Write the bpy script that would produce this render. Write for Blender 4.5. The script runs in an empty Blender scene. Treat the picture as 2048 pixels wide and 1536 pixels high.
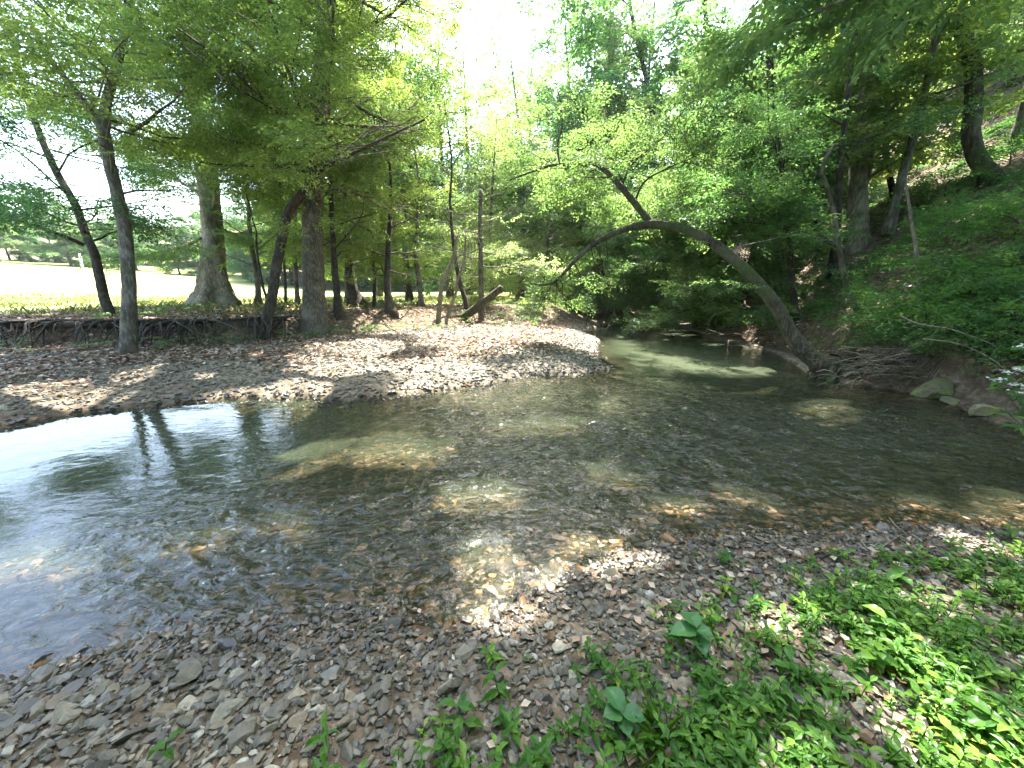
import bpy, math, random
import numpy as np
from mathutils import Vector

# ------------------------------------------------------------------ camera, sky, sun, exposure
F_PX, HOR, CZ = 742.0, 572.0, 1.75            # photo pixels: focal length, horizon row; eye height above the water
PITCH = math.atan((768 - HOR) / F_PX)
S = bpy.context.scene
cam_d = bpy.data.cameras.new('camera'); cam = bpy.data.objects.new('camera', cam_d)
S.collection.objects.link(cam); S.camera = cam
cam.location = (0, 0, CZ); cam.rotation_euler = (math.pi/2 - PITCH, 0, 0)
cam_d.sensor_fit = 'HORIZONTAL'; cam_d.sensor_width = 36; cam_d.lens = 36 * F_PX / 2048
cam_d.clip_start = .05; cam_d.clip_end = 2000

SUN_EL, SUN_AZ = math.radians(61), math.radians(8)      # azimuth from +Y towards +X
SUN = np.array([math.cos(SUN_EL)*math.sin(SUN_AZ), math.cos(SUN_EL)*math.cos(SUN_AZ), math.sin(SUN_EL)])
w = bpy.data.worlds.new('World'); S.world = w; w.use_nodes = True
nt = w.node_tree
sky = nt.nodes.new('ShaderNodeTexSky'); sky.sky_type = 'NISHITA'; sky.sun_disc = False
sky.sun_elevation = SUN_EL; sky.sun_rotation = SUN_AZ
sky.air_density = 1.3; sky.dust_density = 2.5
bg = nt.nodes['Background']; bg.inputs[1].default_value = 0.15
nt.links.new(sky.outputs[0], bg.inputs[0])
sun_d = bpy.data.lights.new('sun', 'SUN'); sun_d.energy = 5.0; sun_d.angle = math.radians(.55); sun_d.color = (1, .95, .86)
sun = bpy.data.objects.new('sun', sun_d); S.collection.objects.link(sun)
sun.rotation_euler = Vector(SUN.tolist()).to_track_quat('Z', 'Y').to_euler()
S.view_settings.view_transform = 'Standard'; S.view_settings.look = 'None'
S.view_settings.exposure = 3.1; S.view_settings.gamma = 1
S.cycles.max_bounces = 8; S.cycles.diffuse_bounces = 4; S.cycles.transparent_max_bounces = 8
S.cycles.transmission_bounces = 4; S.cycles.glossy_bounces = 3
S.cycles.caustics_reflective = False; S.cycles.caustics_refractive = False
S.cycles.sample_clamp_indirect = 6
S.cycles.use_denoising = True

HAZE = 0.0003
RS = np.random.RandomState(7)

# ------------------------------------------------------------------ photo pixel -> world
def ray(px, py):
    u = (px-1024)/F_PX; v = (768-py)/F_PX; c, s = math.cos(PITCH), math.sin(PITCH)
    return np.array([u, c + v*s, -s + v*c])
def P(px, py, t): return np.array([0, 0, CZ]) + t*ray(px, py)
def G0(px, py, z=0.0):
    r = ray(px, py); t = (z-CZ)/r[2]; return (r[0]*t, r[1]*t)
def ss(x, a, b):
    t = np.clip((x-a)/(b-a), 0, 1); return t*t*(3-2*t)

# ------------------------------------------------------------------ value noise
_L = np.random.RandomState(11).rand(256, 256)
def vn(x, y):
    xi = np.floor(x).astype(int); yi = np.floor(y).astype(int); fx = x-xi; fy = y-yi
    fx = fx*fx*(3-2*fx); fy = fy*fy*(3-2*fy)
    a = _L[xi & 255, yi & 255]; b = _L[(xi+1) & 255, yi & 255]; c = _L[xi & 255, (yi+1) & 255]; d = _L[(xi+1) & 255, (yi+1) & 255]
    return (a*(1-fx)+b*fx)*(1-fy) + (c*(1-fx)+d*fx)*fy
def fbm(x, y, o=4):
    s = 0; a = .5
    for k in range(o): s = s + a*vn(x*2**k + 17*k, y*2**k + 31*k); a *= .5
    return s

# ------------------------------------------------------------------ terrain
NEAR = [(-400,1560),(0,1375),(150,1330),(300,1280),(450,1250),(640,1235),(800,1225),(850,1285),(930,1265),(1000,1240),(1100,1180),(1200,1130),(1350,1090),(1500,1080),(1650,1075),(1800,1060),(1950,1060),(2048,1072),(2600,1120)]
FAR = [(-400,960),(0,858),(130,830),(300,812),(500,795),(700,800),(850,785),(1000,765),(1050,750),(1150,752),(1220,735),(1195,720),(1190,690),(1200,680),(1170,665),(1190,655),(1230,645),(1262,638)]
RIGHT = [(1300,640),(1400,665),(1430,680),(1500,690),(1560,710),(1620,748),(1700,768),(1800,780),(1900,800),(1960,836),(2048,860),(2600,985)]
near_w = [G0(*q) for q in NEAR]; far_w = [G0(*q) for q in FAR]; right_w = [G0(*q) for q in RIGHT]
near_w = [(-9, .2), (-5.5, .6)] + near_w[1:-1] + [(6.5, 2.1), (12, 1.0)]
far_w = [(-14, 3.2), (-9.5, 3.9)] + far_w[1:]
right_w = right_w[:-1] + [(7.6, 4.0), (10, 3.4), (14, 2.9)]
POLY = np.array(near_w[::-1] + far_w + right_w)
def shore_sd(x, y):
    """signed distance to the water's edge, positive on land"""
    x = np.asarray(x, float).ravel(); y = np.asarray(y, float).ravel(); out = np.empty(len(x))
    A = POLY; B = np.roll(POLY, -1, 0)
    for i in range(0, len(x), 20000):
        X = x[i:i+20000, None]; Y = y[i:i+20000, None]
        ex, ey = B[:, 0]-A[:, 0], B[:, 1]-A[:, 1]
        t = np.clip(((X-A[:, 0])*ex + (Y-A[:, 1])*ey)/(ex*ex+ey*ey+1e-12), 0, 1)
        d = np.sqrt(((X-A[:, 0]-t*ex)**2 + (Y-A[:, 1]-t*ey)**2)).min(1)
        cr = ((A[:, 1] > Y) != (B[:, 1] > Y)) & (X < ex*(Y-A[:, 1])/(np.where(ey == 0, 1e-9, ey)) + A[:, 0])
        ins = cr.sum(1) % 2 == 1
        out[i:i+20000] = np.where(ins, -d, d)
    return out
def y_terrace(x):
    return np.interp(x, [-30, -11, -7.5, -5.6, -4, -1, 2.5, 5], [7.6, 8.5, 8.9, 10.2, 11.8, 14.2, 16.0, 19.0])
def x_bank(y):
    return np.interp(y, [2, 4.4, 5.6, 7.3, 9.6, 12, 16, 20, 40], [8.5, 6.8, 7.1, 6.6, 7.4, 7.5, 8.0, 9.5, 13])
def terrain(x, y):
    x = np.asarray(x, float); y = np.asarray(y, float); shp = x.shape; x = x.ravel(); y = y.ravel()
    sd = shore_sd(x, y); wob = fbm(x*.5+3, y*.5+9)-.5
    sdp = np.maximum(sd, 0)
    # water bed
    pool = ss(y, 5.6, 8.5)*ss(x, 1.5, 4) ; lp = ss(-x, 1.6, 3.4)*ss(y, 2.4, 3.6)
    dmax = .10 + .55*pool + .22*lp
    bed = -dmax*(1-np.exp(-np.maximum(-sd, 0)/.55)) + .05*(fbm(x*1.7, y*1.7)-.5)*ss(-sd, 0, .4)
    # near shingle
    zn = .035 + .13*(1-np.exp(-sdp/.8)) + .05*sdp*ss(x, -1, 3)*.6 + .05*wob
    # bar, terrace and field
    zb = .03 + .26*(1-np.exp(-sdp/.9)) + .025*np.minimum(sdp, 4)
    yt = y_terrace(x) + .8*(fbm(x*.9+40, y*.3)-.5)
    wd = np.interp(x, [-8, -6, -3, 3], [.45, .6, 2.4, 3.4])
    k = np.clip((y-yt)/wd, 0, 1); k = k*k*(3-2*k)
    zt = .93 + .06*wob + .09*np.maximum(-x-22, 0)*ss(y, 14, 45) + .06*np.maximum(y-58, 0)*1.2
    zt = zt + .04*np.maximum(np.hypot(x, y)-96, 0)
    zb = zb*(1-k) + np.maximum(zt, zb)*k
    # right hillside
    d = x - x_bank(y) + .5*(fbm(x*.35+80, y*.35)-.5)
    zh = .05 + .55*ss(d, -.05, .45) + .70*np.maximum(d-.2, 0) + .5*(fbm(x*.6+5, y*.6+50)-.5)*ss(d, .3, 2)
    zh = np.minimum(zh, 26 + .1*d)
    wh = ss(x, 5.2, 8.0)*ss(y, 2.5, 3.6)
    wh = np.where((y < 19.3) & (sd > 0), np.where((x > 5.2) & (y > 2.8), 1, 0), wh)
    zl = zb*(1-wh) + np.maximum(zh, 0)*wh
    nr = 1 - ss(y, 2.6, 3.4)
    zl = zl*(1-nr) + zn*nr
    z = np.where(sd > 0, zl, bed)
    e = np.abs(sd) < .12
    z = z + .03*(fbm(x*2.3, y*2.3)-.5)*(sd > 0)
    return z.reshape(shp)
def G(px, py, tmin=1.0, tmax=90):
    """photo pixel -> point on the ground, and its depth"""
    r = ray(px, py); ts = np.concatenate([np.arange(tmin, 20, .03), np.arange(20, tmax, .25)])
    pts = np.array([0, 0, CZ]) + ts[:, None]*r
    below = pts[:, 2] < terrain(pts[:, 0], pts[:, 1])
    i = int(np.argmax(below)) if below.any() else len(ts)-1
    p = pts[i].copy(); p[2] = float(terrain(p[0:1], p[1:2])[0]); return p, float(ts[i])

# ------------------------------------------------------------------ mesh helpers
def link(o, parent=None):
    S.collection.objects.link(o)
    if parent is not None: o.parent = parent
    return o
def mesh(name, V, F3=None, F4=None, mat=None, parent=None, smooth=False, attrs=None):
    me = bpy.data.meshes.new(name); V = np.asarray(V, np.float32)
    loops = []; tot = []
    if F3 is not None and len(F3): loops.append(np.asarray(F3).ravel()); tot.append(np.full(len(F3), 3))
    if F4 is not None and len(F4): loops.append(np.asarray(F4).ravel()); tot.append(np.full(len(F4), 4))
    loops = np.concatenate(loops).astype(np.int32); tot = np.concatenate(tot).astype(np.int32)
    me.vertices.add(len(V)); me.vertices.foreach_set('co', V.ravel())
    me.loops.add(len(loops)); me.loops.foreach_set('vertex_index', loops)
    me.polygons.add(len(tot)); st = np.concatenate([[0], np.cumsum(tot)[:-1]]).astype(np.int32)
    me.polygons.foreach_set('loop_start', st); me.polygons.foreach_set('loop_total', tot)
    if smooth: me.polygons.foreach_set('use_smooth', np.ones(len(tot), bool))
    else: me.polygons.foreach_set('use_smooth', np.zeros(len(tot), bool))
    me.update(calc_edges=True)
    for k, a in (attrs or {}).items():
        a = np.asarray(a, np.float32)
        if a.ndim == 1: at = me.attributes.new(k, 'FLOAT', 'POINT'); at.data.foreach_set('value', a)
        else: at = me.attributes.new(k, 'FLOAT_VECTOR', 'POINT'); at.data.foreach_set('vector', a.ravel())
    if mat: me.materials.append(mat)
    return link(bpy.data.objects.new(name, me), parent)
def tag(o, label=None, cat=None, group=None, kind=None):
    if label: o['label'] = label
    if cat: o['category'] = cat
    if group: o['group'] = group
    if kind: o['kind'] = kind
    return o
def thing(name, loc, label, cat, group=None):
    o = bpy.data.objects.new(name, None); o.empty_display_size = .2; o.location = [float(c) for c in loc]; link(o)
    return tag(o, label, cat, group)
def norm(v): return v/(np.linalg.norm(v, axis=-1, keepdims=True)+1e-9)
def rot(x, up):
    """frames with X along x and Z near up; arrays (n,3) -> (n,3,3) with columns X,Y,Z"""
    X = norm(x); Y = norm(np.cross(up, X)); Z = np.cross(X, Y); return np.stack([X, Y, Z], -1)

class Tubes:
    def __init__(s): s.V = []; s.F4 = []; s.F3 = []; s.n = 0
    def add(s, pts, rad, sides=6, rough=0.0, lobes=None, rng=None, cap=True):
        pts = np.asarray(pts, float); rad = np.asarray(rad, float); n = len(pts)
        d = np.gradient(pts, axis=0); d = norm(d)
        N = np.zeros((n, 3)); a = np.array([1., 0, 0]) if abs(d[0, 0]) < .8 else np.array([0, 1., 0])
        N[0] = norm(a - d[0]*a.dot(d[0]))
        for i in range(1, n): N[i] = norm(N[i-1] - d[i]*N[i-1].dot(d[i]))
        B = np.cross(d, N); th = np.arange(sides)*2*math.pi/sides
        r = np.repeat(rad[:, None], sides, 1)
        if rough and rng is not None: r = r*(1 + rough*(rng.rand(n, sides)-.5) + rough*.8*np.sin(th*3+pts[:, 2:3]*1.3))
        if lobes is not None:                      # root flare: (height scale, amount, count)
            hs, am, k = lobes; h = np.concatenate([[0], np.cumsum(np.linalg.norm(np.diff(pts, axis=0), axis=1))])
            e = np.exp(-np.maximum(h-.4, 0)/hs)[:, None]; r = r*(1 + am*e*(1+.55*np.cos(th*k+1)+.2*np.cos(th*2)))
        ring = pts[:, None] + r[..., None]*(np.cos(th)[None, :, None]*N[:, None] + np.sin(th)[None, :, None]*B[:, None])
        s.V.append(ring.reshape(-1, 3)); i0 = s.n + (np.arange(n-1)*sides)[:, None]; j = np.arange(sides); j2 = (j+1) % sides
        s.F4.append(np.stack([i0+j, i0+j2, i0+sides+j2, i0+sides+j], -1).reshape(-1, 4))
        s.n += n*sides
        if cap:
            s.V.append(pts[-1:] + d[-1:]*rad[-1]*.6); e0 = s.n - sides
            s.F3.append(np.stack([e0+j, e0+j2, np.full(sides, s.n)], -1)); s.n += 1
    def build(s, name, mat, parent=None, off=(0, 0, 0), smooth=True):
        V = np.concatenate(s.V) - np.asarray(off)
        return mesh(name, V, np.concatenate(s.F3) if s.F3 else None, np.concatenate(s.F4), mat, parent, smooth)
def resample(pts, step):
    pts = np.asarray(pts, float); n = len(pts)
    # Catmull-Rom through the points, then even spacing
    Q = np.vstack([2*pts[0]-pts[1], pts, 2*pts[-1]-pts[-2]]); out = []
    for i in range(n-1):
        p0, p1, p2, p3 = Q[i:i+4]
        for t in np.linspace(0, 1, 8, endpoint=False):
            out.append(.5*((2*p1) + (-p0+p2)*t + (2*p0-5*p1+4*p2-p3)*t*t + (-p0+3*p1-3*p2+p3)*t**3))
    out.append(pts[-1]); out = np.array(out); L = np.concatenate([[0], np.cumsum(np.linalg.norm(np.diff(out, axis=0), axis=1))])
    m = max(3, int(L[-1]/step)+1); q = np.linspace(0, L[-1], m)
    return np.stack([np.interp(q, L, out[:, k]) for k in range(3)], 1), q/L[-1]

# ------------------------------------------------------------------ leaves
def spray_template(rng, n_side=5, leaf=.078, L=.62, wr=.52):
    """one flat twig of leaves: verts (n,4,3): base, left, tip, right"""
    B = []; D = []
    for i, s in enumerate(np.linspace(.12, 1, 12)):
        side = 1 if i % 2 else -1; B.append((s*L, 0)); D.append(side*rng.uniform(.6, 1.1))
    for k in range(n_side):
        s0 = .1+.75*k/n_side; side = 1 if k % 2 else -1; a = side*rng.uniform(.7, 1.0); ln = L*.55*(1.1-s0)
        for j, s in enumerate(np.linspace(.3, 1, 5)):
            B.append((s0*L+math.cos(a)*s*ln, math.sin(a)*s*ln)); D.append(a+(1 if j % 2 else -1)*rng.uniform(.4, .9))
    B = np.array(B); D = np.array(D); n = len(D)
    z = -.16*(np.hypot(B[:, 0], B[:, 1])/L)**2*L + rng.uniform(-.03, .03, n)
    b = np.stack([B[:, 0], B[:, 1], z], 1); sz = leaf*rng.uniform(.6, 1.2, n)
    d = np.stack([np.cos(D), np.sin(D), rng.uniform(-.55, .15, n)], 1); d = norm(d)
    up = norm(np.stack([rng.normal(0, .5, n), rng.normal(0, .5, n), np.ones(n)], 1))
    R = rot(d, up)
    loc = np.array([[0, 0, 0], [.48, wr*.5, .07], [1, 0, -.08], [.48, -wr*.5, .07]])
    return b[:, None] + sz[:, None, None]*np.einsum('nij,kj->nki', R, loc)
def templates(seed, **k):
    r = np.random.RandomState(seed); return [spray_template(r, **k) for _ in range(6)]
SPR = templates(1)
SPR_S = templates(2, leaf=.065, L=.5, wr=.6)
SPR_B = templates(3, leaf=.15, L=.8, wr=.46)
SPR_N = templates(4, leaf=.10, L=.75, wr=.28)

# sun gaps: (px, py, half width px, half height px, z) lit patches of ground in the photo
LIT = [(700,700,110,18,.35),(930,660,170,13,.35),(760,662,60,8,.4),(560,770,120,14,.2),(330,745,90,12,.3),(700,735,120,12,.25),(860,725,90,8,.3),(620,1020,110,26,0),(780,880,130,26,0),
       (640,900,60,20,0),(960,965,60,24,0),(470,1030,60,14,0),(985,1100,55,45,0),(1105,1110,50,38,0),(1250,1095,62,22,0),(1010,1190,90,45,0),(1500,735,30,5,0),(1660,812,70,16,0),
       (1930,990,110,34,0),(1480,985,50,16,0),(1060,840,90,16,0),(1240,935,60,14,0),(1330,1010,60,14,0),(90,1120,120,30,0),(330,1090,80,20,0),(150,770,140,12,.3),
       (1780,1180,120,22,.1),(1960,1090,60,14,.1),(1690,1330,110,50,.1),(1800,1500,120,60,.1),(1500,1490,60,40,.1),(1950,1420,60,40,.1),(1120,1060,40,14,0)]
_lit = []
for (px, py, hw, hh, z) in LIT:
    c = np.array(G0(px, py, z)); a = np.array(G0(px+hw, py, z)); b = np.array(G0(px, py-hh, z)); b2 = np.array(G0(px, py+hh, z))
    _lit.append((c[0], c[1], abs(a[0]-c[0]), max(abs(b[1]-b2[1])/2, .12), z))
def sun_keep(C, amount=1.0, flecks=.62):
    """which of the points C let the photo's sun patches through: gaps in the canopy"""
    x = C[:, 0]-SUN[0]/SUN[2]*(C[:, 2]-.15); y = C[:, 1]-SUN[1]/SUN[2]*(C[:, 2]-.15)
    keep = np.ones(len(C), bool)
    nx = x+.5*(vn(x*2.1, y*2.1)-.5); ny = y+.5*(vn(x*2.1+50, y*2.1+50)-.5)
    for cx, cy, rx, ry, z in _lit: keep &= ((nx-cx)/rx)**2+((ny-cy)/ry)**2 > 1
    n = vn(x*1.3+200, y*1.3+70)*.6+vn(x*3.1+9, y*3.1+20)*.4
    keep &= n < flecks + (1-amount)
    return keep
def place_sprays(pos, d, up, scale, tpl, rng, gap=True, droop=0, keepf=None, flecks=.68):
    pos = np.asarray(pos, float); n = len(pos)
    R = rot(d, up); idx = rng.randint(0, len(tpl), n); out = []; rn = []
    for k, T in enumerate(tpl):
        m = idx == k
        if not m.any(): continue
        Tm = T.reshape(-1, 3)
        v = pos[m][:, None] + scale[m][:, None, None]*np.einsum('nij,kj->nki', R[m], Tm)
        v = v.reshape(-1, 4, 3); out.append(v)
        rn.append(np.clip(np.repeat(rng.rand(m.sum())*.5, len(T)) + rng.rand(len(v))*.5, 0, 1))
    V = np.concatenate(out); r = np.concatenate(rn); C = V.mean(1)
    keep = (np.linalg.norm(C-np.array([0, 0, CZ]), axis=1) > 1.6)
    if gap: keep &= sun_keep(C, flecks=flecks)
    if keepf is not None: keep &= keepf(C)
    return V[keep], r[keep]
def leaf_mesh(name, V, r, mat, parent=None, off=(0, 0, 0)):
    n = len(V); b = np.arange(n)*4
    F = np.stack([np.stack([b, b+2, b+1], 1), np.stack([b, b+3, b+2], 1)], 1).reshape(-1, 3)
    return mesh(name, (V-np.asarray(off)).reshape(-1, 3), F, None, mat, parent, False, {'rnd': np.repeat(r, 4)})

# ------------------------------------------------------------------ materials
def newmat(name):
    m = bpy.data.materials.new(name); m.use_nodes = True; t = m.node_tree; t.nodes.clear()
    o = t.nodes.new('ShaderNodeOutputMaterial'); return m, t, o
def nd(t, typ, **kw):
    n = t.nodes.new(typ)
    for k, v in kw.items():
        if k.startswith('i_'): n.inputs[k[2:]].default_value = v
        else: setattr(n, k, v)
    return n
def ramp(t, src, stops):
    r = t.nodes.new('ShaderNodeValToRGB'); e = r.color_ramp.elements
    while len(e) > 1: e.remove(e[-1])
    e[0].position, e[0].color = stops[0][0], (*stops[0][1], 1)
    for p, c in stops[1:]: q = e.new(p); q.color = (*c, 1)
    t.links.new(src, r.inputs[0]); return r.outputs[0]
def mixc(t, f, a, b, mode='MIX'):
    m = t.nodes.new('ShaderNodeMix'); m.data_type = 'RGBA'; m.blend_type = mode
    for s, v in ((0, f), (6, a), (7, b)):
        if isinstance(v, (int, float)): m.inputs[s].default_value = v
        elif isinstance(v, tuple): m.inputs[s].default_value = (*v, 1)
        else: t.links.new(v, m.inputs[s])
    return m.outputs[2]
def math_(t, op, a, b=None, c=None):
    m = t.nodes.new('ShaderNodeMath'); m.operation = op
    for i, v in enumerate((a, b, c)):
        if v is None: continue
        if isinstance(v, (int, float)): m.inputs[i].default_value = v
        else: t.links.new(v, m.inputs[i])
    return m.outputs[0]
def attr(t, n): a = t.nodes.new('ShaderNodeAttribute'); a.attribute_name = n; return a
def leaf_mat(name, stops, trans=.5, tcol=(2.5, 2.4, 1.7), gloss=.03):
    m, t, o = newmat(name); a = attr(t, 'rnd'); c = ramp(t, a.outputs['Fac'], stops)
    df = nd(t, 'ShaderNodeBsdfDiffuse'); t.links.new(c, df.inputs[0])
    tc = mixc(t, 1.0, c, tcol, 'MULTIPLY'); t.nodes[-1].clamp_result = True
    tr = nd(t, 'ShaderNodeBsdfTranslucent'); t.links.new(tc, tr.inputs[0])
    mx = nd(t, 'ShaderNodeMixShader', i_Fac=trans); t.links.new(df.outputs[0], mx.inputs[1]); t.links.new(tr.outputs[0], mx.inputs[2])
    gl = nd(t, 'ShaderNodeBsdfGlossy', i_Roughness=.38); gl.inputs[0].default_value = (.8, .85, .9, 1)
    m2 = nd(t, 'ShaderNodeMixShader', i_Fac=gloss); t.links.new(mx.outputs[0], m2.inputs[1]); t.links.new(gl.outputs[0], m2.inputs[2])
    t.links.new(m2.outputs[0], o.inputs[0]); return m
M = {}
M['leaf_yellow'] = leaf_mat('yellow_green_leaf', [(0, (.065, .115, .03)), (.5, (.12, .18, .045)), (.85, (.20, .26, .07)), (1, (.33, .36, .12))], .55)
M['leaf_mid'] = leaf_mat('mid_green_leaf', [(0, (.045, .09, .032)), (.6, (.08, .14, .048)), (1, (.16, .23, .08))], .5)
M['leaf_deep'] = leaf_mat('deep_green_leaf', [(0, (.035, .088, .03)), (.6, (.065, .14, .044)), (1, (.14, .22, .065))], .5)
M['leaf_cool'] = leaf_mat('blue_green_leaf', [(0, (.03, .08, .03)), (.6, (.055, .125, .045)), (1, (.10, .19, .06))], .45)
M['leaf_pale'] = leaf_mat('pale_green_leaf', [(0, (.12, .17, .08)), (.6, (.20, .26, .12)), (1, (.32, .37, .18))], .5)
M['plant'] = leaf_mat('ground_plant_leaf', [(0, (.035, .10, .016)), (.5, (.07, .165, .026)), (.85, (.15, .27, .04)), (.96, (.27, .33, .06)), (1, (.36, .28, .09))], .4, (1.6, 1.7, .8), .015)
M['hill_plant'] = leaf_mat('hill_plant_leaf', [(0, (.045, .11, .032)), (.6, (.08, .175, .05)), (1, (.16, .27, .07))], .4, (1.6, 1.7, .8), .015)
M['big_leaf'] = leaf_mat('broad_dark_leaf', [(0, (.05, .14, .05)), (1, (.08, .19, .06))], .35, (1.5, 1.6, .8), .02)
M['litter'] = leaf_mat('dead_leaf', [(0, (.10, .05, .025)), (.4, (.20, .12, .07)), (.8, (.36, .26, .18)), (1, (.5, .42, .32))], .15, (1, 1, 1), .04)
M['dry_grass'] = leaf_mat('meadow_grass_blade', [(0, (.07, .10, .03)), (.5, (.14, .16, .06)), (1, (.32, .28, .16))], .4, (1.4, 1.4, .8), .03)
M['petal'] = leaf_mat('white_petal', [(0, (.72, .74, .70)), (1, (.8, .8, .78))], .3, (1, 1, 1), .03)

def bark_mat(name, c0, c1, c2, sc=1.0, moss=0.0, bump=.6):
    m, t, o = newmat(name); tc = nd(t, 'ShaderNodeTexCoord')
    mp = nd(t, 'ShaderNodeMapping'); mp.inputs['Scale'].default_value = (7*sc, 7*sc, 1.6*sc); t.links.new(tc.outputs['Object'], mp.inputs[0])
    n1 = nd(t, 'ShaderNodeTexNoise', i_Scale=3.0, i_Detail=6.0, i_Roughness=.65); t.links.new(mp.outputs[0], n1.inputs['Vector'])
    n2 = nd(t, 'ShaderNodeTexNoise', i_Scale=2.3, i_Detail=3.0); t.links.new(tc.outputs['Object'], n2.inputs['Vector'])
    c = ramp(t, n1.outputs[0], [(.3, c0), (.5, c1), (.68, c2)])
    pale = ramp(t, n2.outputs[0], [(.5, (0, 0, 0)), (.62, (1, 1, 1))])
    c = mixc(t, math_(t, 'MULTIPLY', pale, .45), c, c2)
    if moss:
        n3 = nd(t, 'ShaderNodeTexNoise', i_Scale=1.7, i_Detail=4.0); t.links.new(tc.outputs['Object'], n3.inputs['Vector'])
        f = ramp(t, n3.outputs[0], [(.45, (0, 0, 0)), (.6, (1, 1, 1))]); c = mixc(t, math_(t, 'MULTIPLY', f, moss), c, (.05, .08, .02))
    b = nd(t, 'ShaderNodeBsdfPrincipled', i_Roughness=.9); b.inputs['Specular IOR Level'].default_value = .2
    t.links.new(c, b.inputs['Base Color'])
    bp = nd(t, 'ShaderNodeBump', i_Strength=bump, i_Distance=.03); t.links.new(n1.outputs[0], bp.inputs['Height']); t.links.new(bp.outputs[0], b.inputs['Normal'])
    t.links.new(b.outputs[0], o.inputs[0]); return m
M['bark_dark'] = bark_mat('dark_bark', (.018, .015, .012), (.04, .033, .026), (.09, .078, .062))
M['bark_grey'] = bark_mat('grey_bark', (.035, .03, .024), (.085, .072, .058), (.22, .20, .17), .8, .25)
M['bark_shag'] = bark_mat('shaggy_bark', (.03, .025, .02), (.09, .076, .06), (.21, .18, .15), 1.3, 0, 1.0)
M['bark_pale'] = bark_mat('pale_bark', (.07, .06, .042), (.17, .145, .105), (.34, .30, .235), .7, .2)
M['bark_moss'] = bark_mat('mossy_bark', (.02, .017, .012), (.052, .045, .032), (.13, .11, .08), 1.0, .6)
M['stick'] = bark_mat('bleached_stick', (.06, .05, .038), (.13, .11, .085), (.27, .235, .19), 1.5, 0, .3)

def stone_mat(name, wetcut=True, under=False):
    m, t, o = newmat(name); a = attr(t, 'rnd'); tc = nd(t, 'ShaderNodeTexCoord'); we = attr(t, 'wet')
    if under:
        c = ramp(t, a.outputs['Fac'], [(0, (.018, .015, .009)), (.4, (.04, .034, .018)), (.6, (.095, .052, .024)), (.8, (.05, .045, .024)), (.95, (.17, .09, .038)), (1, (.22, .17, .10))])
    else:
        c = ramp(t, a.outputs['Fac'], [(0, (.045, .04, .034)), (.2, (.11, .10, .08)), (.4, (.19, .175, .135)), (.55, (.115, .103, .08)), (.7, (.24, .23, .185)), (.82, (.22, .175, .12)), (.96, (.36, .34, .28)), (1, (.5, .49, .44))])
    n = nd(t, 'ShaderNodeTexNoise', i_Scale=26.0, i_Detail=5.0, i_Roughness=.65); t.links.new(tc.outputs['Object'], n.inputs['Vector'])
    v = ramp(t, n.outputs[0], [(.3, (.62, .6, .56)), (.7, (1.25, 1.22, 1.18))]); c = mixc(t, 1.0, c, v, 'MULTIPLY')
    if under: c = mixc(t, math_(t, 'MULTIPLY', we.outputs['Fac'], .75), c, mixc(t, a.outputs['Fac'], (.12, .05, .018), (.5, .24, .085)))  # bed stones use the wet value as an orange tint mask
    else: dk = mixc(t, we.outputs['Fac'], (1, 1, 1), (.30, .28, .27)); c = mixc(t, 1.0, c, dk, 'MULTIPLY')
    b = nd(t, 'ShaderNodeBsdfPrincipled'); t.links.new(c, b.inputs['Base Color'])
    t.links.new(math_(t, 'MULTIPLY_ADD', we.outputs['Fac'], -.55, .85), b.inputs['Roughness'])
    bp = nd(t, 'ShaderNodeBump', i_Strength=.35, i_Distance=.01); t.links.new(n.outputs[0], bp.inputs['Height']); t.links.new(bp.outputs[0], b.inputs['Normal'])
    t.links.new(b.outputs[0], o.inputs[0]); return m
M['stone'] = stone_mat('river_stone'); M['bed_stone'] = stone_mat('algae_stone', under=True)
def moss_rock_mat():
    m, t, o = newmat('mossy_rock'); tc = nd(t, 'ShaderNodeTexCoord')
    n = nd(t, 'ShaderNodeTexNoise', i_Scale=4.0, i_Detail=7.0, i_Roughness=.6); t.links.new(tc.outputs['Object'], n.inputs['Vector'])
    c = ramp(t, n.outputs[0], [(.3, (.06, .055, .03)), (.48, (.17, .15, .09)), (.56, (.12, .16, .04)), (.7, (.27, .25, .16))])
    b = nd(t, 'ShaderNodeBsdfPrincipled', i_Roughness=.85); t.links.new(c, b.inputs['Base Color'])
    bp = nd(t, 'ShaderNodeBump', i_Strength=.6, i_Distance=.05); t.links.new(n.outputs[0], bp.inputs['Height']); t.links.new(bp.outputs[0], b.inputs['Normal'])
    t.links.new(b.outputs[0], o.inputs[0]); return m
M['moss_rock'] = moss_rock_mat()

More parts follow.
